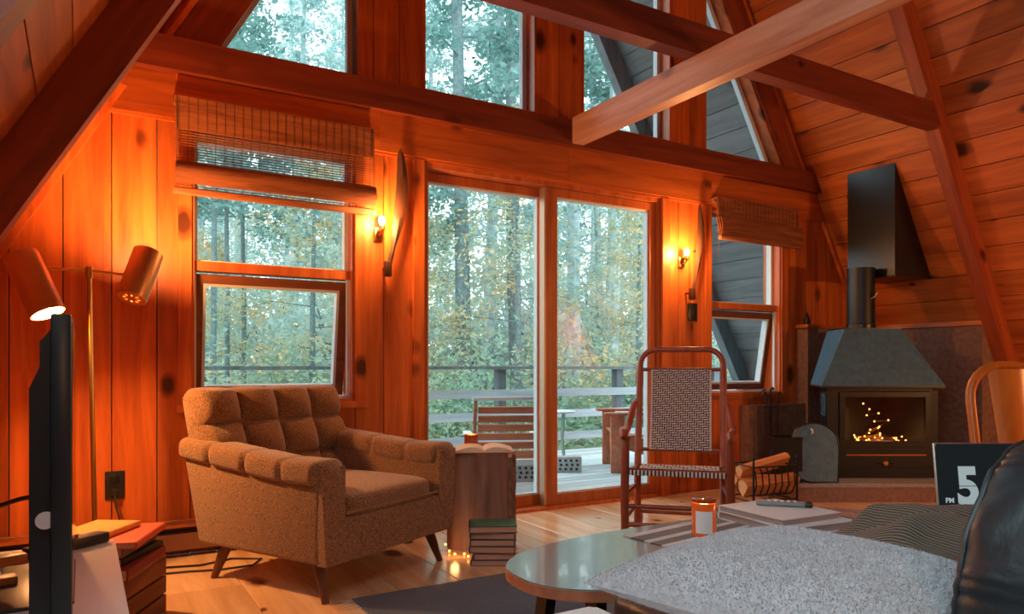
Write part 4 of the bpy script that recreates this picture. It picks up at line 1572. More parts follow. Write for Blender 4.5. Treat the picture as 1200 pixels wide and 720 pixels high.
def weave(cols, rows, P, nrm, name_pre, parent, style='twill'):
    """interlaced tapes: every crossing carries one raised patch of the tape that lies on top"""
    L_, D_ = MB(), MB()
    for i in range(cols):
        for j in range(rows):
            horiz = ((i + 2 * j) % 4) < 2 if style == 'basket' else ((i + j) % 4) < 2
            tgt = L_ if horiz else D_
            u0, u1 = i / cols, (i + 1) / cols
            v0, v1 = j / rows, (j + 1) / rows
            gu, gv = (0.0 if horiz else .24) / cols, (.24 if horiz else 0.0) / rows
            u0, u1 = u0 + gu, u1 - gu
            v0, v1 = v0 + gv, v1 - gv
            vs, fs = [], []
            for a in range(3):
                for b_ in range(3):
                    u, v = u0 + (u1 - u0) * a / 2, v0 + (v1 - v0) * b_ / 2
                    hgt = .0022 + .0016 * (1 if (b_ == 1 and horiz) or (a == 1 and not horiz) else 0)
                    vs.append(Vector(P(u, v)) + nrm * hgt)
            for a in range(2):
                for b_ in range(2):
                    fs.append((a * 3 + b_, (a + 1) * 3 + b_, (a + 1) * 3 + b_ + 1, a * 3 + b_ + 1))
            tgt.add(vs, fs)
    tag(L_.build(name_pre + '_weft_tape', M['tape_light'], parent, sharp=60, recalc=False), kind='stuff')
    tag(D_.build(name_pre + '_warp_tape', M['tape_tan'], parent, sharp=60, recalc=False), kind='stuff')


def backP(u, v):
    z = zb_ + (zt_ - zb_) * v
    x, y, _ = hp(-.150 + .300 * u, z)
    return (x, y - .011 + .022 * math.sin(math.pi * v) * 1.0, z)
bn = Vector((0, -1, .27)).normalized()
M['tape_tan'] = fabric('tan_tape', (0.50, 0.42, 0.38), (0.68, 0.60, 0.55), 500, bump=0.3)
weave(26, 36, backP, bn, 'back', rk)
# body of the doubled tape behind the weave, wrapped round both rails
g = MB().grid(lambda u, v: tuple(Vector(backP(u, v)) + bn * .0012), 2, 14)
n0 = len(g.v)
g.v += [tuple(Vector(p) - bn * .014) for p in g.v]
g.f += [tuple(i + n0 for i in f) for f in list(g.f)]
for j in range(13):
    for i in (0, 1):
        g.f.append((i * 14 + j, i * 14 + j + 1, n0 + i * 14 + j + 1, n0 + i * 14 + j))
g.f += [(0, 14, n0 + 14, n0), (13, 27, n0 + 27, n0 + 13)]
g.build('back_webbing', M['tape_dark'], rk, sharp=30)
for s_ in (-1, 1):
    m = MB()
    for j in range(40):
        p = Vector(backP(0 if s_ < 0 else 1, (j + .5) / 40))
        m.box(p.x - .003, p.x + .003, p.y - .006, p.y + .010, p.z - .0042, p.z + .0042)
    tag(m.build('tape_edge', M['tape_light'], rk, sharp=0), kind='stuff')


def seatP(u, v):
    y = -.19 + .37 * v
    hw = .222 - .035 * v
    return (-hw + 2 * hw * u, y, .418 - .03 * v - .018 * math.sin(math.pi * v) + .012)
weave(20, 15, seatP, Vector((0, 0, 1)), 'seat', rk)
g = MB().grid(lambda u, v: tuple(Vector(seatP(u, v)) + Vector((0, 0, .001))), 2, 14)
n0 = len(g.v)
g.v += [(p[0], p[1], p[2] - .026) for p in g.v]
g.f += [tuple(i + n0 for i in f) for f in list(g.f)]
for j in range(13):
    for i in (0, 1):
        g.f.append((i * 14 + j, i * 14 + j + 1, n0 + i * 14 + j + 1, n0 + i * 14 + j))
g.f += [(0, 14, n0 + 14, n0), (13, 27, n0 + 27, n0 + 13)]
g.build('seat_webbing', M['tape_dark'], rk, sharp=30)
m = MB()
for i in range(26):
    x = -.215 + .43 * i / 25
    m.rbox(x - .0032, x + .0032, -.209, -.186, .400, .424, .003, 2)
tag(m.build('seat_front_tape', M['tape_dark'], rk), kind='stuff')
m = MB()
for i in range(25):
    x = -.215 + .43 * (i + .5) / 25
    m.rbox(x - .0048, x + .0048, -.208, -.186, .3995, .4245, .004, 2)
tag(m.build('seat_front_tape', M['tape_light'], rk), kind='stuff')

# ------------------------------------------------------------------ hearth and stove
hth = thing('hearth', 'raised brown stone hearth under the black stove', 'hearth', (4.455, 2.95, 0), -YAW)
# local x along the front, y away from the camera
FP = [(-.62, 0), (.75, 0), (.95, .45), (.75, .62), (-.05, .70), (-.62, .30)]
MB().prism(FP, 'z', 0, .10).build('base', M['hearth'], hth, sharp=0)
MB().prism([(x * 1.015, y - .012) for x, y in FP], 'z', .10, .124).build('slab', M['hearth_top'], hth, sharp=0)
SV = thing('wood_stove', 'black steel wood stove with blue grey hood in the corner by the right window', 'stove', (4.79, 3.025, .124), -YAW)
I = M['iron']
# plan: straight front, sides tapering to the back
W2, D2, WB = .385, .46, .24
def plan(w, d0, d1, wb):
    return [(-w, d0), (w, d0), (wb, d1), (-wb, d1)]
MB().prism(plan(W2, 0, D2, WB), 'z', 0, .075).build('plinth', I, SV, sharp=0)
t_ = .025
# body walls so that the firebox is hollow
MB().prism([(-W2, 0), (-W2 + t_, 0), (-WB + t_, D2), (-WB, D2)], 'z', .075, .63).build('side_panel', I, SV, sharp=0)
MB().prism([(W2, 0), (W2 - t_, 0), (WB - t_, D2), (WB, D2)], 'z', .075, .63).build('side_panel', I, SV, sharp=0)
MB().box(-WB, WB, D2 - .02, D2, .075, .63).build('back_panel', I, SV, sharp=0)
MB().prism(plan(W2 - .03, .02, D2 - .03, WB - .03), 'z', .205, .225).build('firebox_floor', I, SV, sharp=0)
MB().prism(plan(W2, 0, D2, WB), 'z', .605, .63).build('top_plate', I, SV, sharp=0)
MB().box(-W2, W2, -.012, .0, .075, .225).build('drawer_front', I, SV, sharp=0)
MB().box(-.255, .30, -.020, -.011, .158, .166).build('trim_strip', M['copper'], SV, sharp=0)
MB().lathe([(.017, 0), (.02, .01), (.012, .018), (.0001, .019)], 18, Matrix.Translation((.02, -.012, .105)) @ Matrix.Rotation(RAD(90), 4, 'X')).build('draught_knob', M['brass'], SV)
MB().tube([(-.03, -.02, .105), (.07, -.02, .105)], .004, 6).build('draught_bar', I, SV)
for b_ in ring(-W2 + .085, W2 - .055, .225, .60, -.022, .0, .035):
    b_.build('door_frame', M['steel_dark'], SV, sharp=0)
MB().box(-W2, -W2 + .085, -.012, 0, .225, .605).build('front_stile', I, SV, sharp=0)
MB().box(W2 - .055, W2, -.012, 0, .225, .605).build('front_stile', I, SV, sharp=0)
MB().box(-W2 + .12, W2 - .09, -.012, -.008, .26, .565).build('fire_glass', M['glass'], SV, sharp=0)
# little panelled light in the left cheek
q = Vector((-WB + W2, D2, 0)).normalized()
def cheek(s, z, off):
    n = Vector((-q.y, q.x, 0))
    p = Vector((-W2, 0, 0)) + q * s + n * off
    return (p.x, p.y, z)
for (s0, s1, z0, z1) in ((.05, .22, .43, .445), (.05, .22, .565, .58), (.05, .065, .445, .565), (.205, .22, .445, .565), (.13, .138, .445, .565), (.065, .205, .50, .507)):
    m = MB()
    m.add([cheek(s0, z0, .001), cheek(s1, z0, .001), cheek(s1, z1, .001), cheek(s0, z1, .001), cheek(s0, z0, .012), cheek(s1, z0, .012), cheek(s1, z1, .012), cheek(s0, z1, .012)],
          [(3, 2, 1, 0), (4, 5, 6, 7), (0, 1, 5, 4), (1, 2, 6, 5), (2, 3, 7, 6), (3, 0, 4, 7)])
    m.build('cheek_grille', M['steel_hood'], SV, sharp=0)
# hood
hb_, ht_ = .63, 1.045
B = [(-.43, -.03), (.43, -.03), (.29, .50), (-.29, .50)]
Tp = [(-.20, .12), (.20, .12), (.18, .46), (-.18, .46)]
def hood(z0, z1, B, Tp):
    vs = [(x, y, z0) for x, y in B] + [(x, y, z1) for x, y in Tp]
    return MB().add(vs, [(3, 2, 1, 0), (4, 5, 6, 7), (0, 1, 5, 4), (1, 2, 6, 5), (2, 3, 7, 6), (3, 0, 4, 7)])
hood(hb_ + .012, ht_, B, Tp).build('hood', M['steel_hood'], SV, sharp=0)
MB().prism(B, 'z', hb_, hb_ + .012).build('hood_lip', M['steel_dark'], SV, sharp=0)
MB().prism(Tp, 'z', ht_, ht_ + .008).build('hood_collar', M['steel_dark'], SV, sharp=0)
MB().lathe([(.095, ht_ + .008), (.095, 1.50)], 36, Matrix.Translation((.0, .30, 0))).build('flue_pipe', M['iron'], SV)
MB().lathe([(.101, ht_ + .008), (.101, ht_ + .04), (.096, ht_ + .045)], 36, Matrix.Translation((.0, .30, 0))).build('pipe_collar', M['steel_dark'], SV)
MB().tube([(.03, .205, 1.27), (.05, .18, 1.285), (.058, .165, 1.31)], .006, 8).build('damper_handle', M['brass'], SV)

# string of fairy lights in the firebox
fs_ = thing('fairy_lights', 'string of warm fairy lights heaped inside the black stove', 'lights', (4.79, 3.025, .35), -YAW)
r = random.Random(21)
pts = [(-.05, .16, .285), (-.01, .15, .245), (-.02, .17, .20), (.06, .16, .215), (.04, .18, .155), (.13, .16, .165), (.06, .15, .12), (.01, .18, .095)]
for k in range(26):
    pts.append((r.uniform(-.13, .25), r.uniform(.09, .24), .012 + abs(r.gauss(0, .032))))
MB().tube(pts, .0016, 4).build('wire', M['copper'], fs_)
for p in pts:
    MB().ball(p, .0062, 8).build('bulb', M['ember'], fs_)
lamp('fairy_glow', tuple(Matrix.Translation((4.79, 3.025, .35)) @ Matrix.Rotation(-YAW, 4, 'Z') @ Vector((.08, .15, .08))), .5, .08)
# flue casing that passes through the roof: face parallel to the gable side wall
cf = thing('flue_casing', 'tall black metal flue casing boxed against the sloping ceiling above the stove', 'flue', (0, 0, 0))
cz0, cz1 = 1.562, 2.39
x0 = 5.045
def xr(z, off=.004):
    return XR - z / T - off
MB().prism([(x0, cz0), (xr(cz0), cz0), (xr(2.372), 2.372), (x0, 2.372)], 'y', 3.085, 3.46).build('casing', M['steel_dark'], cf, sharp=0)
MB().box(x0 - .004, x0 + .02, 3.08, 3.465, cz0 - .006, cz0 + .006).build('bottom_lip', I, cf, sharp=0)

# rounded steel fire screen plate leaning on the stove
fp = thing('fire_screen', 'rounded dark grey steel plate leaning against the left front of the stove', 'screen', (4.235, 3.115, .126), -YAW)
o2 = []
for i in range(21):
    a = math.pi * i / 20
    o2.append((.155 * math.cos(a), .275 + .125 * math.sin(a)))
poly = [(.155, .20)] + o2[1:-1] + [(-.155, .20), (-.115, 0), (.115, 0)]
poly = [(.125, 0), (.158, .22)] + o2[1:-1] + [(-.158, .22), (-.135, .03), (-.06, 0)]
MBm = Matrix.Rotation(RAD(-14), 4, 'X')
MB().prism(poly, 'y', -.005, .003, MBm).build('plate', M['steel_hood'], fp, sharp=30)
MB().tube([MBm @ Vector((x, -.004, z)) for x, z in poly], .006, 6, closed=True).build('rolled_edge', M['steel_dark'], fp)
MB().tube([MBm @ Vector(p) for p in ((-.02, -.004, .36), (-.02, -.025, .355), (-.02, -.028, .33), (-.02, -.006, .325))], .005, 8).build('hook_handle', M['white_metal'], fp)
bx = thing('ash_bin', 'dark open metal bin on the hearth left of the rounded steel plate', 'bin', (4.105, 3.30, .126), -YAW)
for b_ in (MB().box(-.10, -.09, -.08, .08, 0, .30), MB().box(.09, .10, -.08, .08, 0, .30), MB().box(-.09, .09, -.08, -.07, 0, .30), MB().box(-.09, .09, .07, .08, 0, .30), MB().box(-.09, .09, -.07, .07, 0, .01)):
    b_.build('side', I, bx, sharp=0)
for b_ in ring(-.105, .105, .285, .30, -.086, -.08, .006):
    b_.build('rim', M['steel_dark'], bx, sharp=0)

# fire irons on a stand
fi = thing('fire_iron_stand', 'black stand of fire irons with hooked handles in front of the plaster ledge', 'fire irons', (4.39, 3.638, 0))
MB().lathe([(.07, 0), (.07, .012), (.02, .022)], 24).build('base', I, fi)
MB().tube([(0, 0, .02), (0, 0, .70)], .008, 8).build('stem', I, fi)
MB().tube([(-.07, 0, .60), (.07, 0, .60)], .006, 8).build('cross_bar', I, fi)
for dx, hk in ((-.06, -1), (.06, 1)):
    MB().tube([(dx, -.012, .08), (dx, -.012, .66), (dx + hk * .005, -.012, .70), (dx + hk * .03, -.012, .715), (dx + hk * .045, -.012, .695)], .006, 8).build('poker' if hk < 0 else 'tongs', I, fi)
MB().rbox(.035, .085, -.02, -.004, .03, .11, .006, 2).build('shovel_blade', I, fi)
MB().tube([(0, 0, .70), (.0, 0, .73), (.02, 0, .745), (.03, 0, .73)], .007, 8).build('stem_hook', I, fi)
oc = thing('ornament', 'small dark pointed ornament on the wooden cap of the plaster wall', 'ornament', (4.93, 3.735, 1.2325))
MB().lathe([(.022, 0), (.026, .02), (.02, .05), (.008, .085), (.0005, .10)], 16).build('body', M['iron'], oc)

# log basket
lb = thing('log_basket', 'black wrought wire basket of firewood left of the hearth', 'basket', (3.79, 3.20, 0), RAD(-12))
for sx in (-1, 1):
    for sy in (-1, 1):
        MB().tube([(sx * .165, sy * .12, 0), (sx * .165, sy * .12, .32)], .007, 8).build('corner_post', I, lb)
        MB().ball((sx * .165, sy * .12, .325), .011, 8).build('finial', I, lb)
    MB().tube([(sx * .165, -.12, .05), (sx * .165, .12, .05)], .005, 6).build('end_rail', I, lb)
    MB().tube([(sx * .165, -.12, .27), (sx * .165, .12, .27)], .005, 6).build('end_rail', I, lb)
for sy in (-1, 1):
    for z_ in (.06, .27):
        MB().tube([(-.165, sy * .12, z_), (.165, sy * .12, z_)], .005, 6).build('side_rail', I, lb)
for k in range(7):
    x = -.14 + k * .049
    pts = [(x - .03, -.12, .27), (x - .012, -.122, .23), (x, -.116, .15), (x + .005, -.08, .09), (x + .006, 0, .065), (x + .005, .08, .09), (x, .116, .15), (x - .012, .122, .23), (x - .03, .12, .27)]
    MB().tube(pts, .0045, 6).build('curved_rod', I, lb)


M['log_end'] = plain('log_end_grain', (0.66, 0.33, 0.13), 0.9, bump=.4, bscale=120, vary=.2)


def split_log(label, loc, L, r, rz, tilt, seed):
    rr_ = random.Random(seed)
    n = 9
    prof = []
    for i in range(n):
        a = 2 * math.pi * i / n
        q_ = r * rr_.uniform(.8, 1.12) * (.62 if 5 <= i <= 6 else 1)
        prof.append((q_ * math.cos(a), q_ * math.sin(a)))
    m = Matrix.Translation((0, 0, 0)) @ Matrix.Rotation(tilt, 4, 'Y')
    t = thing('firewood_log', label, 'log', loc, rz, None)
    g = MB()
    g.grid(lambda u, v: tuple(m @ Vector((-L / 2 + L * u, prof[int(round(v * n)) % n][0] * (1 + .06 * noise.noise(Vector((u * 5, v * 7, seed)))), prof[int(round(v * n)) % n][1] * (1 + .08 * noise.noise(Vector((u * 5, v * 9, seed + 4))))))), 9, n, cv=True)
    g.build('bark', M['log'], t, sharp=25)
    for s_ in (-1, 1):
        MB().prism([(y * .97, z * .97) for y, z in prof], 'x', s_ * L / 2 - .002, s_ * L / 2 + .002, m).build('end_grain', M['log_end'], t, sharp=0)
    return t


split_log('pale split log at the front of the wire basket', (3.785, 3.145, .145), .40, .055, RAD(-12), RAD(-4), 1)
split_log('split log lying at the back of the wire basket', (3.79, 3.255, .15), .38, .055, RAD(-10), RAD(3), 2)
split_log('reddish log tilted across the top of the wire basket', (3.79, 3.20, .262), .36, .046, RAD(-14), RAD(-12), 3)
# ------------------------------------------------------------------ television corner at the left edge
cn = thing('media_console', 'low white console under the television at the left edge', 'console', (0, 0, 0))
MB().rbox(-.62, .075, .95, 2.15, .425, .45, .004, 2).build('top', M['white_lam'], cn)
MB().box(-.60, .055, .97, 2.13, .09, .11).build('bottom', M['white_lam'], cn, sharp=0)
MB().box(-.60, .055, 2.11, 2.13, .11, .425).build('side', M['white_lam'], cn, sharp=0)
MB().box(-.60, .055, .97, .99, .11, .425).build('side', M['white_lam'], cn, sharp=0)
MB().box(-.60, -.585, .99, 2.11, .11, .425).build('back', M['white_lam'], cn, sharp=0)
for k in range(2):
    MB().box(.04, .058, .995 + k * .56, 1.545 + k * .56, .115, .42).build('door', M['white_lam'], cn, sharp=0)
for xx in (-.55, .0):
    for yy in (1.02, 2.08):
        MB().lathe([(.014, 0), (.02, .09)], 12, Matrix.Translation((xx, yy, 0))).build('leg', M['leg_wood'], cn)
tv = thing('television', 'black flat television seen edge on at the left of the picture', 'television', (0, 0, 0))
MB().rbox(-.043, -.014, 1.36, 2.19, .485, .985, .004, 2).build('screen_panel', M['tv'], tv)
MB().box(-.0142, -.0132, 1.372, 2.178, .50, .973).build('screen', plain('screen_glass', (.004, .005, .006), .08), tv, sharp=0)
MB().prism([(-.043, .96), (-.058, .94), (-.058, .90), (-.072, .865), (-.072, .50), (-.043, .488)], 'y', 1.375, 2.175).build('rear_housing', M['tv'], tv, sharp=0)
MB().lathe([(.014, 0), (.014, .003)], 18, Matrix.Translation((-.05, 1.372, .655)) @ Matrix.Rotation(RAD(90), 4, 'X')).build('chrome_badge', M['white_metal'], tv)
MB().rbox(-.06, -.02, 1.70, 1.85, .455, .50, .006, 2).build('neck', M['tv'], tv)
MB().rbox(-.15, -.012, 1.60, 1.95, .4502, .458, .003, 2).build('foot', M['tv'], tv)
sb = thing('black_box', 'small black box lying on the white console behind the television', 'box', (-.03, 2.085, .4503), RAD(38))
MB().rbox(-.10, .10, -.022, .022, 0, .026, .004, 2).build('body', M['black'], sb)
for loc, rz, lab in (((-.145, 2.0, .4503), 20, 'small wooden block nearer the wall end of the white console'), ((-.15, 1.80, .4503), 10, 'small wooden block at the left edge of the white console')):
    wb = thing('wood_block', lab, 'block', loc, RAD(rz))
    MB().rbox(-.035, .035, -.02, .02, 0, .022, .003, 2).build('body', M['pine_x'], wb)
tag(MB().tube([(-.062, 1.9, .62), (-.12, 1.98, .60), (-.22, 2.05, .56), (-.34, 2.10, .50), (-.50, 2.13, .47), (-.56, 2.14, .456)], .0055, 7).build('television_cable', M['black']), 'black cable drooping from behind the television at the left edge', 'cable')

# crate with stacked books
A0 = RAD(-28)
def crl(lat, dep):
    return (-.02 + lat * math.cos(A0) - dep * math.sin(A0), 2.83 + lat * math.sin(A0) + dep * math.cos(A0))
cr = thing('wooden_crate', 'dark wooden crate holding up the books beside the white console', 'crate', (*crl(0, 0), 0), A0)
M['crate'] = wood('crate_wood', (0.12, 0.038, 0.014), (0.24, 0.08, 0.03), 'y', knots=0.6, rough=0.7)
for sx in (-1, 1):
    for z0, z1 in ((0, .062), (.070, .130), (.138, .198)):
        MB().box(sx * .19 - .008, sx * .19 + .008, -.24, .24, z0, z1).build('side_slat', M['crate'], cr, sharp=0)
for sy in (-1, 1):
    for z0, z1 in ((0, .062), (.070, .130), (.138, .198)):
        MB().box(-.182, .182, sy * .232 - .008, sy * .232 + .008, z0, z1).build('end_slat', M['crate'], cr, sharp=0)
for sx in (-1, 1):
    for sy in (-1, 1):
        MB().box(sx * .17 - .012, sx * .17 + .012, sy * .21 - .012, sy * .21 + .012, 0, .198).build('corner_post', M['crate'], cr, sharp=0)
MB().box(-.198, .198, -.24, .24, .198, .206).build('lid', M['crate'], cr, sharp=0)
z = .2065
CB = [(.33, .24, .040, 4, 'dkred', (.20, .022, .020), 'thick dark red book at the bottom of the pile on the crate', .020, .03),
      (.27, .20, .022, -3, 'black', (.018, .016, .016), 'black spined book second from the bottom of the pile on the crate', .020, .06),
      (.27, .20, .032, 2, 'stone', (.15, .115, .09), 'grey brown book in the middle of the pile on the crate', .005, .06),
      (.31, .23, .022, 7, 'red', (.58, .075, .025), 'bright red book second from the top of the pile on the crate', .025, .06),
      (.22, .16, .020, -6, 'ochre', (.66, .30, .07), 'small ochre book on top of the pile on the crate', -.035, .07)]
for d, w, h, rz, cnm, cc, lab, ox, oy in CB:
    x, y = crl(.07 + ox, .02 + oy)
    book(lab, (x, y, z), w, d, h, A0 + RAD(180 + rz), cover(cnm, cc), M['paper_pink'], 'books piled on the crate')
    z += h + .0004

# ------------------------------------------------------------------ dining chair at the right edge
dc = thing('bentwood_chair', 'orange bentwood chair with arched back behind the laptop at the right edge', 'chair', (3.245, 1.36, 0), RAD(-31))
BW = M['bent']
arch = []
for z_ in (.42, .55, .68, .76):
    arch.append((-.168 + .0 * z_, .16 + (z_ - .42) * .18, z_))
for a in range(15, 91, 15):
    arch.append((-.168 + .14 * (1 - math.cos(RAD(a))), .16 + (.76 + .145 * math.sin(RAD(a)) - .42) * .18, .76 + .145 * math.sin(RAD(a))))
arch += [(-x, y, z_) for x, y, z_ in reversed(arch)]
MB().tube(arch, .019, 14).build('back_hoop', BW, dc)
def splat(u, v):
    z_ = .44 + .45 * v
    w = .062 + .020 * v
    return (-w + 2 * w * u, .15 + (z_ - .42) * .18 + .02 * (abs(u - .5) * 2) ** 2 - .012 - .006, z_)
g = MB().grid(splat, 9, 10)
n0 = len(g.v)
g.v += [(x, y + .012, z_) for x, y, z_ in g.v]
g.f += [tuple(i + n0 for i in f) for f in list(g.f)]
for i in range(8):
    for j in (0, 9):
        g.f.append((i * 10 + j, (i + 1) * 10 + j, n0 + (i + 1) * 10 + j, n0 + i * 10 + j))
for j in range(9):
    for i in (0, 8):
        g.f.append((i * 10 + j, i * 10 + j + 1, n0 + i * 10 + j + 1, n0 + i * 10 + j))
g.build('splat', BW, dc)
MB().lathe([(.0001, .42), (.19, .42), (.205, .43), (.205, .445), (.19, .455), (.0001, .448)], 40).build('seat', BW, dc)
for sx in (-1, 1):
    for sy in (-1, 1):
        MB().tube([(sx * .14, sy * .13, .42), (sx * .165, sy * .16, .2), (sx * .19, sy * .185, .0)], [.018, .016, .012], 12).build('leg', BW, dc)
MB().tube([(.145 * math.cos(a * math.pi / 14), .145 * math.sin(a * math.pi / 14), .24) for a in range(28)], .008, 8, closed=True).build('ring_stretcher', BW, dc)

# ------------------------------------------------------------------ sofa, ottoman and what lies on them
sf = thing('leather_sofa', 'black leather sofa with puffy back at the lower right corner', 'sofa', (0, 0, 0))
LE = M['leather']
MB().rbox(.90, 2.75, .20, 1.10, .06, .40, .04, 4).build('seat_base', LE, sf)
for k in range(2):
    MB().rbox(.89 + k * .92, 1.80 + k * .92, .42, 1.13, .385, .46, .03, 4).build('seat_cushion', LE, sf)
def backq(u, v):
    """rounded puffy back seen from its left end; u along the outline from the front left foot over the top, v across the thickness"""
    return None
outl = [(x - .078, z_) for x, z_ in [(1.015, .45), (1.015, .52), (1.022, .58), (1.037, .64), (1.058, .69), (1.085, .735), (1.12, .77), (1.17, .80), (1.26, .822), (1.5, .835), (2.6, .835), (2.68, .82), (2.72, .78), (2.73, .70), (2.73, .45)]]
# smooth the outline
def lerp_outl(n):
    d = [0]
    for a, b_ in zip(outl, outl[1:]):
        d.append(d[-1] + math.dist(a, b_))
    out = []
    for i in range(n):
        # denser towards the left end
        s = d[-1] * (i / (n - 1)) ** 1.9
        for k in range(len(d) - 1):
            if s <= d[k + 1] + 1e-9:
                t = (s - d[k]) / (d[k + 1] - d[k])
                out.append((outl[k][0] + t * (outl[k + 1][0] - outl[k][0]), outl[k][1] + t * (outl[k + 1][1] - outl[k][1]), s))
                break
    return out
OL = lerp_outl(330)
for _ in range(6):
    OL = [OL[0]] + [((a[0] + b_[0] * 2 + c_[0]) / 4, (a[1] + b_[1] * 2 + c_[1]) / 4, b_[2]) for a, b_, c_ in zip(OL, OL[1:], OL[2:])] + [OL[-1]]
cen = (1.6, .45)
nv_ = 34
g = MB()
vs = []
r = random.Random(2)
for i, (x, z_, s) in enumerate(OL):
    a, b_ = OL[max(0, i - 1)], OL[min(len(OL) - 1, i + 1)]
    tx, tz = b_[0] - a[0], b_[1] - a[1]
    l_ = math.hypot(tx, tz)
    nx, nz = -tz / l_, tx / l_
    for j in range(nv_):
        a_ = math.pi * 2 * j / nv_
        # cross section of the rim: a fat rounded band
        cy, cx_ = math.cos(a_), math.sin(a_)
        yy = .36 + .165 * (abs(cy) ** .5) * (1 if cy > 0 else -1)
        off = .075 * (abs(cx_) ** .5) * (1 if cx_ > 0 else -1) - .075
        wr = .0045 * noise.noise(Vector((s * 9, 3, 0))) * math.sin(s * 230 + 5 * math.sin(s * 31)) * max(0, abs(cy)) ** 1.5 + .004 * noise.noise(Vector((s * 18, j * .6, 0)))
        vs.append((x + nx * (off + wr), yy + wr * .6, z_ + nz * (off + wr)))
fs = []
n_ = len(OL)
for i in range(n_ - 1):
    for j in range(nv_):
        fs.append((i * nv_ + j, i * nv_ + (j + 1) % nv_, (i + 1) * nv_ + (j + 1) % nv_, (i + 1) * nv_ + j))
g.add(vs, fs)
RIM = [vs[i * nv_:(i + 1) * nv_] for i in range(n_)]
g.build('back_rim', LE, sf, sharp=80)
# faces of the back: leather stretched from the rim to the middle, gathered along the seam
def panel(sgn):
    m_ = MB()
    nk = 26
    vs_, fs_p = [], []
    for i, (x, z_, s_) in enumerate(OL):
        for k in range(nk):
            t = (k / (nk - 1)) ** 1.6
            px, pz = x + (1.75 - x) * t, z_ + (.44 - z_) * t
            dx, dz = 1.75 - x, .44 - z_
            L_ = math.hypot(dx, dz)
            ins = t * L_
            px, pz = x + dx / L_ * (.045 + ins * (1 - .045 / L_)), z_ + dz / L_ * (.045 + ins * (1 - .045 / L_))
            bul = .150 + .030 * (1 - math.exp(-ins / .05)) - .006 * math.exp(-((ins - .02) / .012) ** 2)
            gath = .0038 * noise.noise(Vector((s_ * 9, 3, 0))) * math.sin(s_ * 230 + 5 * math.sin(s_ * 31) + ins * 40) * math.exp(-((ins - .03) / .045) ** 2)
            soft = .007 * noise.noise(Vector((px * 9, pz * 12, sgn * 4)))
            vs_.append((px, .36 + sgn * (bul + gath + soft), pz))
    n2 = len(OL)
    for i in range(n2 - 1):
        for k in range(nk - 1):
            fs_p.append((i * nk + k, i * nk + k + 1, (i + 1) * nk + k + 1, (i + 1) * nk + k))
    return m_.add(vs_, fs_p)
panel(1).build('back_cushion', LE, sf, sharp=80)
panel(-1).build('back_cushion', LE, sf, sharp=80)
for j in (14, 3):
    MB().tube([RIM[i][j] for i in range(3, 290, 3)], .0045, 8).build('piping', LE, sf)
for xx in (1.0, 2.65):
    for yy in (.28, 1.02):
        MB().lathe([(.02, 0), (.026, .062)], 12, Matrix.Translation((xx, yy, 0))).build('foot', M['leg_wood'], sf)

ot = thing('ottoman', 'white cotton covered ottoman under the tip of the fleece pillow', 'ottoman', (0, 0, 0))
MB().rbox(.30, .865, .50, 1.135, .10, .445, .035, 5).build('cushion', M['white_cloth'], ot)
for xx in (.36, .80):
    for yy in (.56, 1.07):
        MB().lathe([(.018, 0), (.024, .105)], 12, Matrix.Translation((xx, yy, 0))).build('leg', M['leg_wood'], ot)

# fleece pillow: rounded square cushion covered in short tufts
pl = thing('fleece_pillow', 'grey fleece pillow lying at the lower edge in front of the coffee table', 'pillow', (.996, .758, .545), -YAW + RAD(40))
tiltm = Matrix.Rotation(RAD(0), 4, 'X')
def pil(u, v):
    """u,v over -1..1 twice (top and bottom joined by index)"""
    return None
def pshape(p, q, sgn):
    e = 1 - .10 * (1 - abs(p * q) ** .8)          # sides bow inwards between the corners
    x = .25 * p * (1 - .07 * (1 - q * q))
    y = .25 * q * (1 - .07 * (1 - p * p))
    h = .072 * max(0, (1 - abs(p) ** 2.6)) ** .5 * max(0, (1 - abs(q) ** 2.6)) ** .5
    h *= 1 + .10 * noise.noise(Vector((p * 2.2, q * 2.2, sgn * 2 + 1)))
    return tiltm @ Vector((x, y, sgn * h * (1.0 if sgn > 0 else .62)))
NP = 44
g = MB()
vs = [pshape(-1 + 2 * i / (NP - 1), -1 + 2 * j / (NP - 1), 1) for i in range(NP) for j in range(NP)]
vs += [pshape(-1 + 2 * i / (NP - 1), -1 + 2 * j / (NP - 1), -1) - Vector((0, 0, .001)) for i in range(NP) for j in range(NP)]
fs = []
for i in range(NP - 1):
    for j in range(NP - 1):
        a, b_, c_, d_ = i * NP + j, i * NP + j + 1, (i + 1) * NP + j + 1, (i + 1) * NP + j
        fs += [(a, d_, c_, b_), (a + NP * NP, b_ + NP * NP, c_ + NP * NP, d_ + NP * NP)]
for i in range(NP - 1):
    for j in (0, NP - 1):
        a, d_ = i * NP + j, (i + 1) * NP + j
        fs.append((a, a + NP * NP, d_ + NP * NP, d_))
        a, d_ = j * NP + i, j * NP + i + 1
        fs.append((a, d_, d_ + NP * NP, a + NP * NP))
g.add(vs, fs).build('cover', M['fleece'], pl, sharp=80)
r = random.Random(9)
vs, fs = [], []
for _ in range(60000):
    p, q = r.uniform(-1, 1), r.uniform(-1, 1)
    sgn = 1 if r.random() < .86 else -1
    a = pshape(p, q, sgn)
    dn = (pshape(min(1, p + .03), q, sgn) - pshape(max(-1, p - .03), q, sgn)).cross(pshape(p, min(1, q + .03), sgn) - pshape(p, max(-1, q - .03), sgn))
    if dn.length < 1e-9:
        continue
    dn = dn.normalized() * sgn
    w = Vector((r.gauss(0, 1), r.gauss(0, 1), r.gauss(0, 1)))
    side = dn.cross(w).normalized() * .0009
    tip = a + dn * r.uniform(.0012, .0038) + w * .0009
    o_ = len(vs)
    vs += [a - side, a + side, tip]
    fs.append((o_, o_ + 1, o_ + 2))
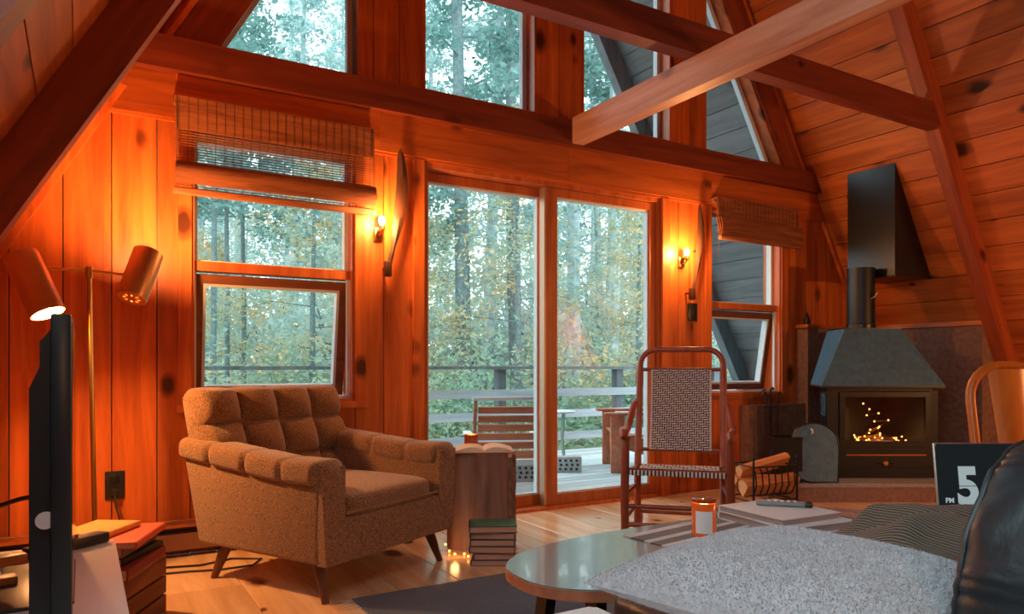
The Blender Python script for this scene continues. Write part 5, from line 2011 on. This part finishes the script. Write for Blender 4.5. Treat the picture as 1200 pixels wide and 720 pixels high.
tag(MB().add(vs, fs).build('fleece_tufts', M['fleece'], pl, sharp=0, recalc=False), kind='stuff')

# knitted throw heaped on the sofa seat
M['knit'] = None
m_, nt, b_ = newmat('brown_knit')
tc = N(nt, 'ShaderNodeTexCoord')
w1_ = N(nt, 'ShaderNodeTexWave', wave_type='BANDS', bands_direction='DIAGONAL')
w1_.inputs['Scale'].default_value = 55
w1_.inputs['Distortion'].default_value = 2.0
w1_.inputs['Detail'].default_value = 1
nt.links.new(tc.outputs['Object'], w1_.inputs['Vector'])
rp = N(nt, 'ShaderNodeValToRGB')
rp.color_ramp.elements[0].color = (.055, .040, .032, 1)
rp.color_ramp.elements[1].color = (.27, .20, .15, 1)
nt.links.new(w1_.outputs['Fac'], rp.inputs['Fac'])
nt.links.new(rp.outputs['Color'], b_.inputs['Base Color'])
bp = N(nt, 'ShaderNodeBump')
bp.inputs['Strength'].default_value = .7
bp.inputs['Distance'].default_value = .004
nt.links.new(w1_.outputs['Fac'], bp.inputs['Height'])
nt.links.new(bp.outputs['Normal'], b_.inputs['Normal'])
b_.inputs['Roughness'].default_value = .95
M['knit'] = m_
kt = thing('knitted_throw', 'brown and cream knitted throw heaped on the sofa in front of the laptop', 'blanket', (1.635, .925, .461), -YAW)
def heap(u, v):
    x, y = -.20 + .46 * u, -.19 + .36 * v
    e = max(0, min(u, 1 - u, 1)) * 2
    f_ = max(0, min(v, 1 - v)) * 2
    h = (.090 - .03 * (u < .3) * (.3 - u) / .3) * (min(1, e * 2.2) ** .55) * (min(1, f_ * 2.6) ** .55)
    fold = .034 * math.sin(9 * u + 14 * v + 2.2 * noise.noise(Vector((u * 3, v * 3, 4)))) + .014 * noise.noise(Vector((u * 7, v * 6, 2)))
    return (x + .02 * noise.noise(Vector((v * 4, 1, 1))), y, max(.004, h + fold * min(1, e * 2) * min(1, f_ * 2)))
g = MB().grid(heap, 60, 44)
n0 = len(g.v)
g.v += [(x, y, .0005) for x, y, z_ in g.v]
g.f += [tuple(i + n0 for i in f) for f in list(g.f)]
for i in range(59):
    for j in (0, 43):
        g.f.append((i * 44 + j, (i + 1) * 44 + j, n0 + (i + 1) * 44 + j, n0 + i * 44 + j))
for j in range(43):
    for i in (0, 59):
        g.f.append((i * 44 + j, i * 44 + j + 1, n0 + i * 44 + j + 1, n0 + i * 44 + j))
g.build('folds', M['knit'], kt, sharp=70)
m = MB()
for k in range(26):
    y = -.18 + k * .0135
    m.tube([(-.198, y, .004), (-.22, y + r.uniform(-.006, .006), .004), (-.245 - r.uniform(0, .012), y + r.uniform(-.01, .01), .003)], [.002, .0016, .001], 4)
tag(m.build('fringe', M['fringe'], kt), kind='stuff')

# laptop showing a flip clock
lp = thing('laptop', 'open silver laptop with black screen showing a large number five on the sofa', 'laptop', (1.985, .925, .461), -YAW)
M['alu'] = plain('aluminium', (.50, .52, .53), .35, .9)
M['screen'] = plain('dark_screen', (.010, .012, .014), .25, emit=(.02, .03, .033), estr=.2)
M['digit'] = plain('flip_digit', (.35, .40, .41), .6, emit=(.36, .44, .46), estr=.42)
MB().rbox(-.165, .165, -.235, -.005, 0, .014, .004, 3).build('base', M['alu'], lp)
sc_ = bpy.data.objects.new('lid', None)
COL.objects.link(sc_)
sc_.parent = lp
sc_.location = (0, .0, .012)
sc_.rotation_euler = (RAD(-8), 0, 0)
MB().rbox(-.165, .165, -.001, .006, .0, .236, .0028, 3).build('shell', M['alu'], sc_)
pts = []
def rrect(w, h0, h1, rr_, n=6):
    out = []
    for cx_, cz_, a0 in ((w - rr_, h1 - rr_, 0), (-w + rr_, h1 - rr_, 90), (-w + rr_, h0 + rr_, 180), (w - rr_, h0 + rr_, 270)):
        for i in range(n + 1):
            a = RAD(a0 + 90 * i / n)
            out.append((cx_ + rr_ * math.cos(a), cz_ + rr_ * math.sin(a)))
    return out
MB().prism(rrect(.162, .004, .233, .008), 'y', -.0022, -.0008).build('display', M['screen'], sc_, sharp=0)


def text(body, size, loc, parent, mat, off, sx=1.0):
    c = bpy.data.curves.new('digit', 'FONT')
    c.body = body
    c.size = size
    c.align_x = 'CENTER'
    c.offset = off
    c.extrude = .0003
    c.materials.append(mat)
    o = bpy.data.objects.new('digit', c)
    COL.objects.link(o)
    o.parent = parent
    o.location = loc
    o.rotation_euler = (RAD(90), 0, 0)
    o.scale = (sx, 1, 1)
    me = bpy.data.meshes.new_from_object(o)
    bpy.data.objects.remove(o)
    q = bpy.data.objects.new('digit', me)
    COL.objects.link(q)
    q.parent = parent
    q.location = loc
    q.rotation_euler = (RAD(90), 0, 0)
    q.scale = (sx, 1, 1)
    return q


text('5', .128, (-.087, -.0027, .084), sc_, M['digit'], .0052, .88)
text('PM', .017, (-.135, -.0027, .086), sc_, M['digit'], .0006)
MB().box(-.125, -.04, -.0034, -.0030, .1265, .128).build('flip_line', M['screen'], sc_, sharp=0)

# ------------------------------------------------------------------ added pendant lamps, warm fill out of view
M['shade_white'] = plain('opal_glass', (.8, .7, .55), .4, emit=(1.0, .6, .3), estr=2.0)
for k, (ploc, pw) in enumerate(FILL_PENDANTS):
    p = thing('fill_pendant', ('brass pendant lamp added for warm fill behind the camera', 'brass pendant lamp added for warm fill at the right of the camera')[k], 'lamp', ploc)
    MB().lathe([(.10, -.02), (.09, .05), (.05, .10), (.02, .13), (.017, .13), (.045, .095), (.085, .045), (.095, -.02), (.10, -.02)], 36, caps=False).build('shade', M['brass_shade'], p)
    MB().lathe([(.012, .02), (.02, -.03), (.035, -.06), (.03, -.09), (.001, -.10)], 16).build('bulb', M['bulb'], p)
    hgt = 2.9
    ztop_ = min((ploc[0] - XL) * T, (XR - ploc[0]) * T)
    MB().tube([(0, 0, .12), (0, 0, ztop_ - ploc[2] - .01)], .004, 6).build('cord', M['black'], p)
